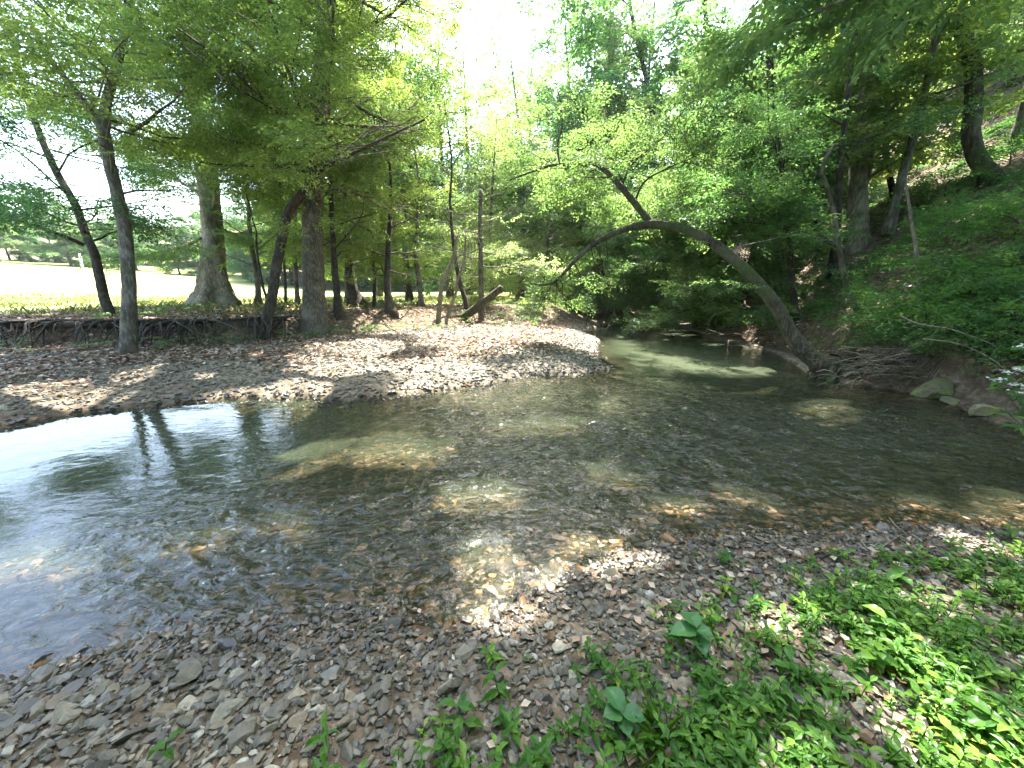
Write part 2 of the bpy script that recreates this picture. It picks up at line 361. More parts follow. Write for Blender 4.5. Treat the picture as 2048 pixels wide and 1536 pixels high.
def ground_mat():
    m, t, o = newmat('ground_cover_soil'); tc = nd(t, 'ShaderNodeTexCoord'); g = attr(t, 'grass'); l = attr(t, 'hill'); u = attr(t, 'bed'); sd_ = attr(t, 'sand')
    n1 = nd(t, 'ShaderNodeTexNoise', i_Scale=9.0, i_Detail=8.0, i_Roughness=.7); t.links.new(tc.outputs['Object'], n1.inputs['Vector'])
    n2 = nd(t, 'ShaderNodeTexNoise', i_Scale=1.1, i_Detail=5.0); t.links.new(tc.outputs['Object'], n2.inputs['Vector'])
    soil = ramp(t, n1.outputs[0], [(.3, (.05, .038, .026)), (.5, (.12, .09, .06)), (.7, (.24, .19, .14))])
    gr = ramp(t, n2.outputs[0], [(.3, (.17, .21, .055)), (.5, (.26, .28, .085)), (.7, (.36, .34, .15))])
    hi = ramp(t, n1.outputs[0], [(.3, (.05, .037, .026)), (.5, (.12, .09, .065)), (.7, (.26, .20, .15))])
    n4 = nd(t, 'ShaderNodeTexVoronoi', i_Scale=16.0); t.links.new(tc.outputs['Object'], n4.inputs['Vector'])
    bd = ramp(t, n4.outputs['Color'], [(.1, (.016, .014, .007)), (.5, (.04, .032, .016)), (.9, (.085, .055, .026))])
    soil = mixc(t, sd_.outputs['Fac'], soil, ramp(t, n1.outputs[0], [(.3, (.12, .10, .075)), (.5, (.22, .185, .14)), (.7, (.36, .32, .26))])); c = mixc(t, g.outputs['Fac'], soil, gr); c = mixc(t, l.outputs['Fac'], c, hi); c = mixc(t, u.outputs['Fac'], c, bd)
    b = nd(t, 'ShaderNodeBsdfPrincipled', i_Roughness=.95); b.inputs['Specular IOR Level'].default_value = .15
    t.links.new(c, b.inputs['Base Color'])
    bp = nd(t, 'ShaderNodeBump', i_Strength=.8, i_Distance=.05); t.links.new(n1.outputs[0], bp.inputs['Height']); t.links.new(bp.outputs[0], b.inputs['Normal'])
    t.links.new(b.outputs[0], o.inputs[0]); return m
M['ground'] = ground_mat()

def water_mat():
    m, t, o = newmat('stream_water'); tc = nd(t, 'ShaderNodeTexCoord'); ch = attr(t, 'chop'); dp = attr(t, 'depth')
    def noise(scale, sc, det=3.0, rot_=0.0, dist=0.0):
        mp = nd(t, 'ShaderNodeMapping'); mp.inputs['Scale'].default_value = sc; mp.inputs['Rotation'].default_value = (0, 0, rot_)
        t.links.new(tc.outputs['Object'], mp.inputs[0])
        n = nd(t, 'ShaderNodeTexNoise', i_Scale=scale, i_Detail=det, i_Distortion=dist); t.links.new(mp.outputs[0], n.inputs['Vector']); return n.outputs[0]
    a = noise(5.0, (1, 1.9, 1), 4.0, -.4, .8); b_ = noise(16.0, (1, 1.3, 1), 2.0, .3, .3); c = noise(2.2, (1, 1.4, 1), 2.0)
    h = math_(t, 'MULTIPLY', a, .12); h = math_(t, 'MULTIPLY_ADD', b_, .014, h)
    h = math_(t, 'MULTIPLY', h, ch.outputs['Fac']); h = math_(t, 'MULTIPLY_ADD', c, .005, h)
    bp = nd(t, 'ShaderNodeBump', i_Strength=1.0, i_Distance=1.0); t.links.new(h, bp.inputs['Height'])
    fr = nd(t, 'ShaderNodeFresnel', i_IOR=1.5); t.links.new(bp.outputs[0], fr.inputs['Normal'])
    gl = nd(t, 'ShaderNodeBsdfGlossy', i_Roughness=.02); t.links.new(bp.outputs[0], gl.inputs['Normal'])
    tint = mixc(t, dp.outputs['Fac'], (.93, .95, .90), (.25, .36, .25))
    tr = nd(t, 'ShaderNodeBsdfTransparent'); t.links.new(tint, tr.inputs[0])
    mk = nd(t, 'ShaderNodeBsdfDiffuse'); mk.inputs[0].default_value = (.135, .165, .10, 1)
    body = nd(t, 'ShaderNodeMixShader'); t.links.new(math_(t, 'MULTIPLY_ADD', dp.outputs['Fac'], .46, .03), body.inputs[0]); t.links.new(tr.outputs[0], body.inputs[1]); t.links.new(mk.outputs[0], body.inputs[2])
    mx = nd(t, 'ShaderNodeMixShader'); t.links.new(fr.outputs[0], mx.inputs[0]); t.links.new(body.outputs[0], mx.inputs[1]); t.links.new(gl.outputs[0], mx.inputs[2])
    t.links.new(mx.outputs[0], o.inputs[0]); return m
M['water'] = water_mat()

# ------------------------------------------------------------------ ground sheet and water
def axis(segs):
    out = []
    for a, b, st in segs: out.append(np.arange(a, b, st))
    return np.unique(np.round(np.concatenate(out), 4))
gx = axis([(-160, -30, 5), (-30, -12, .6), (-12, 9.2, .08), (9.2, 22, .35), (22, 140, 5), (140, 141, 1)])
gy = axis([(-12, .4, .5), (.4, 16.5, .08), (16.5, 24, .3), (24, 60, 1.2), (60, 260, 6), (260, 261, 1)])
X, Y = np.meshgrid(gx, gy); Z = terrain(X, Y); sdg = shore_sd(X, Y).reshape(X.shape)
nx, ny = len(gx), len(gy); i = np.arange(nx-1)[None] + (np.arange(ny-1)*nx)[:, None]; i = i.ravel()
grass = ss(Y+1.5*(fbm(X*.8, Y*.8)-.5), y_terrace(X)+1.6, y_terrace(X)+4.5)*(1-ss(X, 5, 8)); hill = ss(X-x_bank(Y), -.4, .3)*ss(Y, 2.6, 3.6)
hill = np.maximum(hill, (np.abs(Y-y_terrace(X)) < .9)*ss(-X, 4.5, 6))
hill = np.maximum(hill, ss(np.hypot(X, Y), 84, 96)*.8)
g = mesh('ground', np.stack([X, Y, Z], -1).reshape(-1, 3), None, np.stack([i, i+1, i+1+nx, i+nx], 1), M['ground'], None, True,
         {'grass': grass.ravel(), 'hill': hill.ravel(), 'bed': ss(-sdg, -.02, .08).ravel(), 'sand': (ss(X, -9, -4)*ss(y_terrace(X)-Y, -.3, .8)*ss(Y, 5, 8)*(1-hill)).ravel()})
tag(g, kind='structure')
wx = axis([(-16, -8, .2), (-8, -3, .05), (-3, 7, .02), (7, 9, .05), (9, 16, .2)]); wy = axis([(0, 1, .1), (1, 1.6, .035), (1.6, 8, .02), (8, 9, .035), (9, 12, .08), (12, 22, .15)])
X, Y = np.meshgrid(wx, wy); sdw = shore_sd(X, Y).reshape(X.shape); nx, ny = len(wx), len(wy)
riff = np.exp(-(((X-1.9)/2.6)**2 + ((Y-4.6)/2.1)**2))
riff = np.maximum(riff, .6*np.exp(-(((X+1.3)/1.3)**2+((Y-2.3)/.7)**2)))
riff = np.maximum(riff, .8*np.exp(-(((X-4.2)/2.0)**2+((Y-4.6)/1.2)**2)))
flow = X*.25+Y*.97
rdg = lambda sx, sy, o: (1-np.abs(2*vn(X*sx+o+.6*Y*sx+1.2*vn(X*2+o, Y*2), Y*sy-.35*X*sy+o+1.5*vn(X*1.7, Y*1.7+o))-1))**1.6
wz = .034*riff*(rdg(3.6, 6.2, 3)-.45) + .016*riff*(rdg(8, 13, 40)-.45) + .06*riff*(fbm(X*3.0+1.5*Y, Y*4.6, 5)-.47)*2 + .004*riff*np.sin(flow*16+3*fbm(X*2, Y*2))
chop = np.clip(.09*ss(X, -3.2, -1.2) + .012 + 1.05*riff, 0, 1)
dep = np.clip(-terrain(X, Y)/.6, 0, 1)
i = (np.arange(nx-1)[None] + (np.arange(ny-1)*nx)[:, None]).ravel()
kp = (sdw.ravel()[i] < .35)
i = i[kp]
wat = mesh('water', np.stack([X, Y, wz], -1).reshape(-1, 3), None, np.stack([i, i+1, i+1+nx, i+nx], 1), M['water'], None, True, {'chop': chop.ravel(), 'depth': dep.ravel()})
tag(wat, kind='structure')

# ------------------------------------------------------------------ stones
def ico(sub):
    p = (1+5**.5)/2
    V = [(-1, p, 0), (1, p, 0), (-1, -p, 0), (1, -p, 0), (0, -1, p), (0, 1, p), (0, -1, -p), (0, 1, -p), (p, 0, -1), (p, 0, 1), (-p, 0, -1), (-p, 0, 1)]
    F = [(0,11,5),(0,5,1),(0,1,7),(0,7,10),(0,10,11),(1,5,9),(5,11,4),(11,10,2),(10,7,6),(7,1,8),(3,9,4),(3,4,2),(3,2,6),(3,6,8),(3,8,9),(4,9,5),(2,4,11),(6,2,10),(8,6,7),(9,8,1)]
    V = [np.array(v, float)/np.linalg.norm(v) for v in V]
    for _ in range(sub):
        c = {}; F2 = []
        def mid(a, b):
            k = (min(a, b), max(a, b))
            if k not in c: v = V[a]+V[b]; V.append(v/np.linalg.norm(v)); c[k] = len(V)-1
            return c[k]
        for a, b, d in F:
            x, y, z = mid(a, b), mid(b, d), mid(d, a); F2 += [(a, x, z), (b, y, x), (d, z, y), (x, y, z)]
        F = F2
    return np.array(V), np.array(F)
def rock_shape(rng, sub, flat=.5, cuts=10):
    V, F = ico(sub); V = V.copy()
    for _ in range(cuts):                       # plane cuts give facets
        n = norm(rng.normal(size=3)); h = rng.uniform(.38, .8); d = V.dot(n); V = V - np.maximum(d-h, 0)[:, None]*n*.97
    V = V + .05*rng.normal(size=V.shape)*(1 if sub < 2 else .25)
    V[:, 0] *= rng.uniform(.75, 1.1); V[:, 1] *= rng.uniform(.5, .85); V[:, 2] *= flat*rng.uniform(.7, 1.3); return V, F
def scatter_stones(name, x, y, size, sub, mat, label, tiltk=.35, sink=.25, seed=1, wet_tint=None, flat=.5, lift=0, darkf=None):
    r = np.random.RandomState(seed); tp = [rock_shape(r, sub, flat) for _ in range(14)]; n = len(x)
    z = terrain(x, y); idx = r.randint(0, 14, n); Vs = []; Fs = []; rn = []; wt = []; base = 0
    yaw = r.uniform(0, 2*math.pi, n); up = norm(np.stack([r.normal(0, tiltk, n), r.normal(0, tiltk, n), np.ones(n)], 1))
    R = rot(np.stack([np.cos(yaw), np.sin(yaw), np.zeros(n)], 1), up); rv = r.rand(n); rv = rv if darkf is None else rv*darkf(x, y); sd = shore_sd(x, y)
    wet = wet_tint(x, y, sd, z) if wet_tint else np.zeros(n)
    for k, (V, F) in enumerate(tp):
        m = idx == k; c = m.sum()
        if not c: continue
        v = np.einsum('nij,kj->nki', R[m], V)*(size[m]*.5)[:, None, None]*1.15
        v += np.stack([x[m], y[m], z[m]+size[m]*(flat*.5-sink)*.6+lift], 1)[:, None]
        Vs.append(v.reshape(-1, 3)); Fs.append((F[None]+(base+np.arange(c)*len(V))[:, None, None]).reshape(-1, 3)); base += c*len(V)
        rn.append(np.repeat(rv[m], len(V))); wt.append(np.repeat(wet[m], len(V)))
    o = mesh(name, np.concatenate(Vs), np.concatenate(Fs), None, mat, None, False, {'rnd': np.concatenate(rn), 'wet': np.concatenate(wt)})
    return tag(o, label, 'stones', kind='stuff')
def inview(x, y, z=0, m=120):
    c, s = math.cos(PITCH), math.sin(PITCH); dz = z-CZ; f = y*c-dz*s; v = (y*s+dz*c)/np.maximum(f, .01); u = x/np.maximum(f, .01)
    px = 1024+u*F_PX; py = 768-v*F_PX; return (f > .2) & (px > -m) & (px < 2048+m) & (py > -m) & (py < 1536+m)
def wet_tint(x, y, sd, z):
    return np.clip(1.2-(z-.01)/.13, 0, 1)*(.85+.15*vn(x*5, y*5))
r = np.random.RandomState(21)
def near_pts(n, seed, ymax=3.0):
    r = np.random.RandomState(seed); x = r.uniform(-4, 6.5, n); y = r.uniform(.55, ymax, n); sd = shore_sd(x, y)
    k = (sd > -.12) & inview(x, y, .1) & ((sd > .0) | (r.rand(n) < .5)); return x[k], y[k], sd[k]
x, y, sd = near_pts(46000, 1); s = np.clip(r.lognormal(math.log(.026), .38, len(x)), .012, .06)
scatter_stones('gravel', x, y, s, 1, M['stone'], 'small mixed gravel filling the near shore', seed=2, wet_tint=wet_tint, flat=.6, lift=.002)
x, y, sd = near_pts(15000, 3); s = np.clip(r.lognormal(math.log(.041), .38, len(x)), .022, .12)*(1+.35*ss(-x, .2, 2))
scatter_stones('pebbles', x, y, s, 2, M['stone'], 'flat grey and tan stones along the near shore', seed=4, wet_tint=wet_tint, flat=.42, tiltk=.3, lift=.01)
def bar_pts(n, seed):
    r = np.random.RandomState(seed); x = r.uniform(-13, 5.2, n); y = r.uniform(3.2, 19.5, n); sd = shore_sd(x, y)
    k = (sd > -.18) & (y < y_terrace(x)+.2) & inview(x, y, .2) & (y > 3.8-.0*x) & ((y < 12) | (r.rand(n) < .5)); return x[k], y[k], sd[k]
x, y, sd = bar_pts(62000, 5); s = np.clip(r.lognormal(math.log(.06), .35, len(x)), .03, .15)
scatter_stones('bar_gravel', x, y, s, 1, M['stone'], 'broad bar of grey stones beyond the water', seed=6, wet_tint=wet_tint, darkf=lambda x, y: .62+.3*fbm(x*.6, y*.6), flat=.5, lift=.006)
n = 60000; x = r.uniform(-7.5, 7.5, n); y = r.uniform(1.0, 10, n); sd = shore_sd(x, y); k = (sd < .03) & inview(x, y, 0, 40) & (r.rand(n) < np.clip(7/(y+1)**1.2, .1, 1)); x, y = x[k], y[k]
s = np.clip(r.lognormal(math.log(.055), .4, len(x)), .025, .16)
scatter_stones('bed_stones', x, y, s, 1, M['bed_stone'], 'brown algae coated stones on the stream bed', seed=8, flat=.4, lift=-.004, darkf=lambda x, y: 1-.62*ss(y, 2.6, 3.3)*ss(x, -.8, .4), wet_tint=lambda x, y, sd, z: ss(sd, -.75, -.05)*ss(x, -1.2, .2)*ss(fbm(x*1.5, y*1.5), .3, .5)*.9+.25*(fbm(x*2+7, y*2) > .55))  # dark riffle water put into stone colour to set off glints; orange near shore

# fallen leaves
def litter(name, x, y, size, label, seed, mat='litter'):
    r = np.random.RandomState(seed); n = len(x); z = terrain(x, y)+.012+r.rand(n)*.03
    yaw = r.uniform(0, 6.3, n); d = np.stack([np.cos(yaw), np.sin(yaw), r.normal(0, .25, n)], 1)
    e = .3; sx = (terrain(x+e, y)-terrain(x-e, y))/(2*e); sy = (terrain(x, y+e)-terrain(x, y-e))/(2*e)
    up = norm(np.stack([-sx+r.normal(0, .4, n), -sy+r.normal(0, .4, n), np.ones(n)], 1)); R = rot(d, up)
    loc = np.array([[-.5, 0, .06], [.05, .36, .16], [.5, 0, -.02], [.05, -.36, .12]])
    V = np.stack([x, y, z], 1)[:, None]+size[:, None, None]*np.einsum('nij,kj->nki', R, loc)
    return tag(leaf_mesh(name, V, r.rand(n), M[mat]), label, 'fallen leaves', kind='stuff')
n = 90000; x = r.uniform(-15, 4.5, n); y = r.uniform(4.5, 17, n); sd = shore_sd(x, y)
k = (sd > .5) & inview(x, y, .3) & (r.rand(n) < ss(sd, .4, 2.2)*(.25+.75*(fbm(x*.8, y*.8) > .42))); 
for cx, cy, rx, ry, z_ in _lit[:8]: k &= (((x-cx)/rx)**2+((y-cy)/ry)**2 > .8) | (r.rand(n) < .25)  # leaves thinned inside the sun patches so the ground there looks brighter
litter('fallen_leaves', x[k], y[k], r.uniform(.05, .12, k.sum()), 'pale dead leaves strewn over the gravel bar and bank', 31)
n = 60000; x = r.uniform(5.5, 26, n); y = r.uniform(2.9, 24, n); k = (x > x_bank(y)+.1) & (shore_sd(x, y) > .05) & (r.rand(n) < np.clip(12/np.hypot(x, y), .2, 1)*(.3+.7*(fbm(x*.7+9, y*.7) > .45)))
litter('hill_litter', x[k], y[k], r.uniform(.06, .15, k.sum()), 'brown leaf litter over the steep right hillside', 32)
n = 5000; x = r.uniform(-2, 7, n); y = r.uniform(.6, 2.4, n); k = (shore_sd(x, y) > .2) & (x > -.5) & (r.rand(n) < ss(x, -.5, 2))
litter('shore_litter', x[k], y[k], r.uniform(.03, .06, k.sum()), 'dry leaf scraps among the plants of the near shore', 33)

n = 5000; x = r.uniform(-3.5, 5.5, n); y = r.uniform(1.0, 3, n); sd = shore_sd(x, y); k = (np.abs(sd-.05) < .16) & inview(x, y, .1) & (r.rand(n) < .5)
litter('shore_debris', x[k], y[k], r.uniform(.012, .04, k.sum()), 'dark scraps of leaf and bark caught along the near water edge', 34)
# ------------------------------------------------------------------ trees
class Tree:
    def __init__(s, seed): s.rng = np.random.RandomState(seed); s.tr = Tubes(); s.br = Tubes(); s.sp = []; s.sd = []; s.ss = []
    def spray(s, p, d, sc): s.sp.append(p); s.sd.append(d); s.ss.append(sc)
    def limb(s, p, d, L, r0, lvl=0, up=.12, dens=1.0, tube=True):
        rng = s.rng; n = max(4, int(L/.35)); st = L/n; pts = [np.array(p, float)]; d = norm(np.array(d, float)); ds = [d]
        for k in range(n):
            tgt = up if lvl == 0 else .03
            d = norm(d + rng.normal(0, .13, 3) + np.array([0, 0, (tgt - d[2])*.13])); pts.append(pts[-1]+d*st); ds.append(d)
        pts = np.array(pts); rad = r0*np.linspace(1, .25, n+1)
        s.br.add(pts, rad, 6 if lvl == 0 else (4 if lvl == 1 else 3), cap=False)
        s.fill(pts, ds, L, r0, lvl, dens, .18 if lvl == 0 else .1)
    def fill(s, pts, ds, L, r0, lvl, dens=1.0, start=.2):
        rng = s.rng; n = len(pts)-1
        if lvl < 2:
            nc = max(2, int(L*(2.6 if lvl == 0 else 3.0)*dens))
            for c in range(nc):
                t = start+(1-start)*(c+rng.rand())/nc; q = min(int(t*n), n-1); p = pts[q]+(pts[q+1]-pts[q])*(t*n-q); d = ds[q]
                side = norm(np.cross(d, [0, 0, 1]))*(1 if c % 2 else -1); a = rng.uniform(.6, 1.1)
                cd = norm(d*math.cos(a)+side*math.sin(a)+np.array([0, 0, rng.uniform(-.15, .3)]))
                cl = L*(.5 if lvl == 0 else .45)*rng.uniform(.6, 1.1)*(1.15-.6*t)
                if cl > .35: s.limb(p, cd, cl, max(r0*.42*(1-.5*t), .004), lvl+1, dens=dens)
        if lvl >= 1:
            m = max(3, int(L/.085*dens))
            for c in range(m):
                t = .2+.8*(c+rng.rand())/m; q = min(int(t*n), n-1); p = pts[q]+(pts[q+1]-pts[q])*(t*n-q); d = ds[q]
                side = np.cross(d, [0, 0, 1])*(1 if c % 2 else -1)
                s.spray(p, norm(d*.7+side*rng.uniform(.3, 1)+np.array([0, 0, rng.uniform(-.6, .4)])), rng.uniform(.75, 1.25))
    def reach(s, p, ends, r0=.09, L=2.8, n=9, dens=1.1):  # boughs above the frame, added to shade the creek, bar and shore
        for e in ends:
            p = np.array(p, float); e = np.array(e, float); q, _ = resample([p, p+(e-p)*.35+[0, 0, .9], e], .3); s.br.add(q, np.linspace(r0, .03, len(q)), 7)
            for k in range(n):
                a = k*2.4+s.rng.rand(); s.limb(q[-1-s.rng.randint(0, max(1, len(q)//3))], [math.sin(a), math.cos(a), s.rng.uniform(-.1, .5)], L*s.rng.uniform(.7, 1.1), .025, 0, dens=dens)
    def trunk(s, pts, r0, r1, sides=14, rough=.12, lobes=None, step=.14, power=.8):
        P_, t = resample(pts, step); rad = r0+(r1-r0)*t**power
        s.tr.add(P_, rad, sides, rough, lobes, s.rng); return P_, t, rad
    def auto(s, P_, t, rad, t0, t1, n, L, el=(.1, .6), az=None, dens=1.0, shrink=.5):
        rng = s.rng
        for k in range(n):
            q = t0+(t1-t0)*(k+.5*rng.rand())/n; j = min(int(q*(len(P_)-1)), len(P_)-1)
            a = (k*2.4+rng.uniform(-.4, .4)) if az is None else rng.uniform(*az); e = rng.uniform(*el)
            d = np.array([math.sin(a)*math.cos(e), math.cos(a)*math.cos(e), math.sin(e)]); l = L*rng.uniform(.75, 1.15)*(1-shrink*(q-t0)/(t1-t0+1e-6))
            s.limb(P_[j], d, l, max(min(rad[j]*.35, .017*l), .010), 0, up=rng.uniform(.0, .3), dens=dens)
    def finish(s, name, label, cat, bark, leaf, tpl=SPR, group=None, base=None, size=1.0, gap=True, keepf=None, flecks=.68, up_j=.5, trunk_only=False):
        base = s.tr.V[0][:8].mean(0) if base is None else base
        o = thing(name, base, label, cat, group)
        s.tr.build('trunk', M[bark], o, base)
        if s.br.V: s.br.build('branches', M[bark], o, base)
        if s.sp and not trunk_only:
            p = np.array(s.sp); d = np.array(s.sd); n = len(p); up = norm(np.stack([s.rng.normal(0, up_j, n), s.rng.normal(0, up_j, n), np.ones(n)], 1))
            V, r = place_sprays(p, d, up, np.array(s.ss)*size, tpl, s.rng, gap, keepf=keepf, flecks=flecks)
            if len(V): leaf_mesh('crown', V, r, M[leaf], o, base); s.nleaf = len(V)
        return o
def path(base, t0, pix):
    """photo pixels with depth -> world points, the first being the base on the ground"""
    return [base-np.array([0, 0, .4]), base] + [P(a, b, t0*k) for a, b, k in pix]

exec_trees = True
def hero_trees():
    B, t = G(222, 634); T = Tree(1)
    Pt, q, R = T.trunk(path(B, t, [(208,590,1),(190,510,1),(172,470,1),(150,410,.99),(115,350,.98),(80,270,.97),(50,180,.96),(20,60,.95)]), .125, .05, 10)
    T.auto(Pt, q, R, .3, 1, 17, 3.3, (-.1, .7))
    T.limb(P(168,490,t), P(0,410,t*.9)-P(168,490,t), 3.6, .05); 
    T.finish('leaning_tree', 'slender dark tree leaning left, leftmost trunk standing on the grassy bank edge', 'tree', 'bark_dark', 'leaf_cool', flecks=.6)
    B, t = G(257, 708); T = Tree(2)
    Pt, q, R = T.trunk(path(B, t, [(258,660,1),(260,590,1),(256,520,1),(248,450,1),(232,380,1),(216,320,1),(206,260,1)]), .13, .10, 14, .14, (.2, .35, 4))
    a, qa, Ra = T.trunk([P(206,262,t), P(190,235,t*.99), P(160,195,t*.98), P(130,155,t*.97), P(95,110,t*.96), P(60,40,t*.94)], .085, .03, 8)
    b, qb, Rb = T.trunk([P(206,262,t), P(214,200,t*1.01), P(235,130,t*1.02), P(255,40,t*1.03), P(270,-80,t*1.05)], .10, .05, 8)
    T.auto(a, qa, Ra, .1, 1, 8, 2.8, (-.1, .6)); T.auto(b, qb, Rb, .05, 1, 14, 3.4, (-.1, .6)); T.auto(Pt, q, R, .72, .98, 3, 2.2, (.0, .3), dens=.8)
    T.limb(P(262,262,t), P(320,235,t)-P(262,262,t), 1.6, .04)
    T.finish('forked_tree', 'straight grey trunk with pale patches, forking high up, at the foot of the dark bank', 'tree', 'bark_grey', 'leaf_yellow', flecks=.66)
    B, t = G(432, 614); T = Tree(3)
    Pt, q, R = T.trunk(path(B, t, [(431,585,1),(430,560,1),(428,520,1),(424,470,1),(420,420,1),(414,350,1),(405,260,1),(400,120,1),(398,-60,1),(396,-260,1)]), .40, .24, 22, .12, (.75, 1.15, 5))
    T.auto(Pt, q, R, .2, 1, 23, 4.8, (-.1, .7), shrink=.2)
    T.reach(Pt[-8], [(-8.5,9,13),(-7.5,12,12.5)], .12)
    T.limb(P(420,470,t), P(300,520,t*.9)-P(420,470,t), 3.4, .07, up=-.1)
    T.finish('flared_tree', 'big pale mottled trunk with a wide flared root base on the terrace', 'tree', 'bark_pale', 'leaf_mid', flecks=.74)
    B, t = G(527, 680); T = Tree(4)
    Pt, q, R = T.trunk(path(B, t, [(535,635,1),(545,590,1),(553,540,1),(562,490,1),(575,430,1),(598,395,.99),(620,365,.98),(632,342,.98)]), .135, .10, 12, .16, (.15, .3, 4))
    a, qa, Ra = T.trunk([P(630,345,t*.98), P(680,320,t*.96), P(740,290,t*.94), P(800,262,t*.92), P(850,240,t*.9)], .06, .02, 7)
    b, qb, Rb = T.trunk([P(632,345,t*.98), P(610,280,t*.98), P(595,200,t*.97), P(570,120,t*.96), P(540,20,t*.95)], .08, .03, 7)
    c, qc, Rc = T.trunk([P(628,350,t*.98), P(560,332,t*.95), P(480,332,t*.93), P(400,325,t*.9)], .045, .014, 6)
    T.auto(a, qa, Ra, .02, 1, 15, 2.2, (-.2, .6)); T.auto(b, qb, Rb, .05, 1, 16, 3.2, (-.1, .6)); T.auto(c, qc, Rc, .1, 1, 8, 2.0, (-.3, .5))
    T.limb(P(535,600,t), P(440,340,t*.96)-P(535,600,t), 3.2, .04, up=.7, dens=.5)
    T.finish('dark_leaning_tree', 'dark crooked trunk leaning right, rising from the leafy gravel bar', 'tree', 'bark_dark', 'leaf_yellow', flecks=.74)
    B, t = G(630, 660); T = Tree(5)
    Pt, q, R = T.trunk(path(B, t, [(629,620,1),(628,560,1),(627,500,1),(626,440,1),(626,380,1),(632,300,1),(640,200,1),(650,60,1),(655,-120,1),(655,-300,1)]), .31, .18, 20, .1, (.3, .3, 6))
    T.auto(Pt, q, R, .3, 1, 27, 3.8, (-.2, .7), shrink=.1)
    T.reach(Pt[-10], [(-4.3,7,10.5),(-2.2,6.6,11),(-3,9.6,12),(-1.1,6.9,10.3),(-2.8,6.2,9.2),(.5,7.4,10.4),(-3,13,11),(-5,14,11)], .12, L=3.0)
    T.tr.add(resample([B+[-.32, -.05, 0], B+[-.28, 0, .25], B+[-.12, 0, .6]], .1)[0], np.linspace(.12, .05, 7)[:len(resample([B+[-.32, -.05, 0], B+[-.28, 0, .25], B+[-.12, 0, .6]], .1)[0])], 8)
    T.finish('shaggy_tree', 'tall straight brown trunk with shaggy vertical bark beside the gravel bar', 'tree', 'bark_shag', 'leaf_yellow', flecks=.84)
    # smaller trees on the terrace
    sm = [((517,612),[(516,570),(510,530),(500,470),(495,380)],.13,'bark_grey','leaf_mid','slim grey tree between the flared trunk and the dark leaning trunk',(.2,.6,4)),
          ((572,613),[(571,580),(569,530),(565,450),(560,380)],.07,'bark_dark','leaf_mid','thinnest straight tree just right of the dark leaning trunk',None),
          ((596,616),[(594,585),(591,540),(590,470),(592,380)],.10,'bark_grey','leaf_yellow','slim tree just left of the tall shaggy trunk',(.15,.4,4)),
          ((676,630),[(674,590),(670,540),(666,470),(660,360)],.13,'bark_dark','leaf_yellow','dark trunk with mossy foot just right of the tall shaggy trunk',(.15,.5,5)),
          ((712,616),[(706,585),(700,550),(697,500),(690,400)],.2,'bark_dark','leaf_yellow','dark trunk with a wide forked root flare right of the mossy footed trunk',(.5,1.0,3)),
          ((748,617),[(748,590),(749,555),(745,500),(740,420)],.075,'bark_dark','leaf_mid','thin upright trunk in front of the bright meadow, left of the stout short one',(.15,.5,4)),
          ((780,625),[(777,600),(774,570),(776,520),(780,440)],.15,'bark_dark','leaf_yellow','stout short trunk with flared foot before the bright meadow',(.2,.7,4)),
          ((843,615),[(841,590),(838,560),(832,510),(835,440)],.12,'bark_grey','leaf_yellow','lone dark trunk at the right part of the bright meadow',(.15,.3,4)),
          ((934,632),[(930,600),(922,575),(915,540),(905,470),(900,400)],.11,'bark_dark','leaf_mid','dark bent trunk left of the fallen leaning log',(.15,.3,4))]
    for k, (b, pp, rr, bk, lf, lab, lb) in enumerate(sm):
        B, t = G(*b); T = Tree(40+k); Pt, q, R = T.trunk(path(B, t, [(*z, 1) for z in pp]), rr, rr*.45, 9, .14, lb)
        top = Pt[-1]; ext, q2, R2 = T.trunk([top, top+[.1, .1, 1.5], top+[-.1, .2, 3.4]], rr*.45, .02, 6)
        T.auto(Pt, q, R, .45, 1, 7, 2.6, (-.1, .5)); T.auto(ext, q2, R2, 0, 1, 8, 2.6, (.0, .7)); 
        T.finish('terrace_tree', lab, 'tree', bk, lf, flecks=.64)
    # pale twin stems with hanging vines
    B, t = G(876, 646); T = Tree(60)
    T.trunk(path(B, t, [(880,600,1),(886,560,1),(905,520,1),(915,470,1)]), .10, .05, 9, .12); B2, t2 = G(892, 647)
    T.trunk(path(B2, t2, [(900,615,1),(912,585,1),(915,560,1),(928,520,1),(932,470,1)]), .07, .03, 8, .12)
    for k in range(9):
        a = 905+k*6; T.br.add(resample([P(a, 455+5*(k % 3), t), P(a+9, 500, t*1.01), P(a-4, 550-8*(k % 4), t)], .15)[0], np.full(len(resample([P(a, 455+5*(k % 3), t), P(a+9, 500, t*1.01), P(a-4, 550-8*(k % 4), t)], .15)[0]), .012), 4)
    T.finish('snag_tree', 'pair of pale bare stems with whitish vines hanging above them', 'tree', 'stick', 'leaf_pale')
    B, t = G(925, 640); T = Tree(61); T.trunk([B+[0, 0, .08], P(955,612,t), P(985,590,t), P(1003,575,t)], .16, .10, 10, .3)
    T.finish('fallen_log', 'thick rotten log leaning up to the right at the end of the gravel bar', 'log', 'bark_moss', 'leaf_mid')
    B, t = G(962, 642); T = Tree(62); Pt, q, R = T.trunk(path(B, t, [(962,600,1),(962,520,1),(960,440,1),(962,380,1)]), .12, .07, 9, .14)
    T.auto(Pt, q, R, .4, 1, 10, 2.6, (-.2, .3)); T.finish('bar_tree', 'upright tree with layered pale sprays right of the fallen log', 'tree', 'bark_grey', 'leaf_pale', flecks=.7)

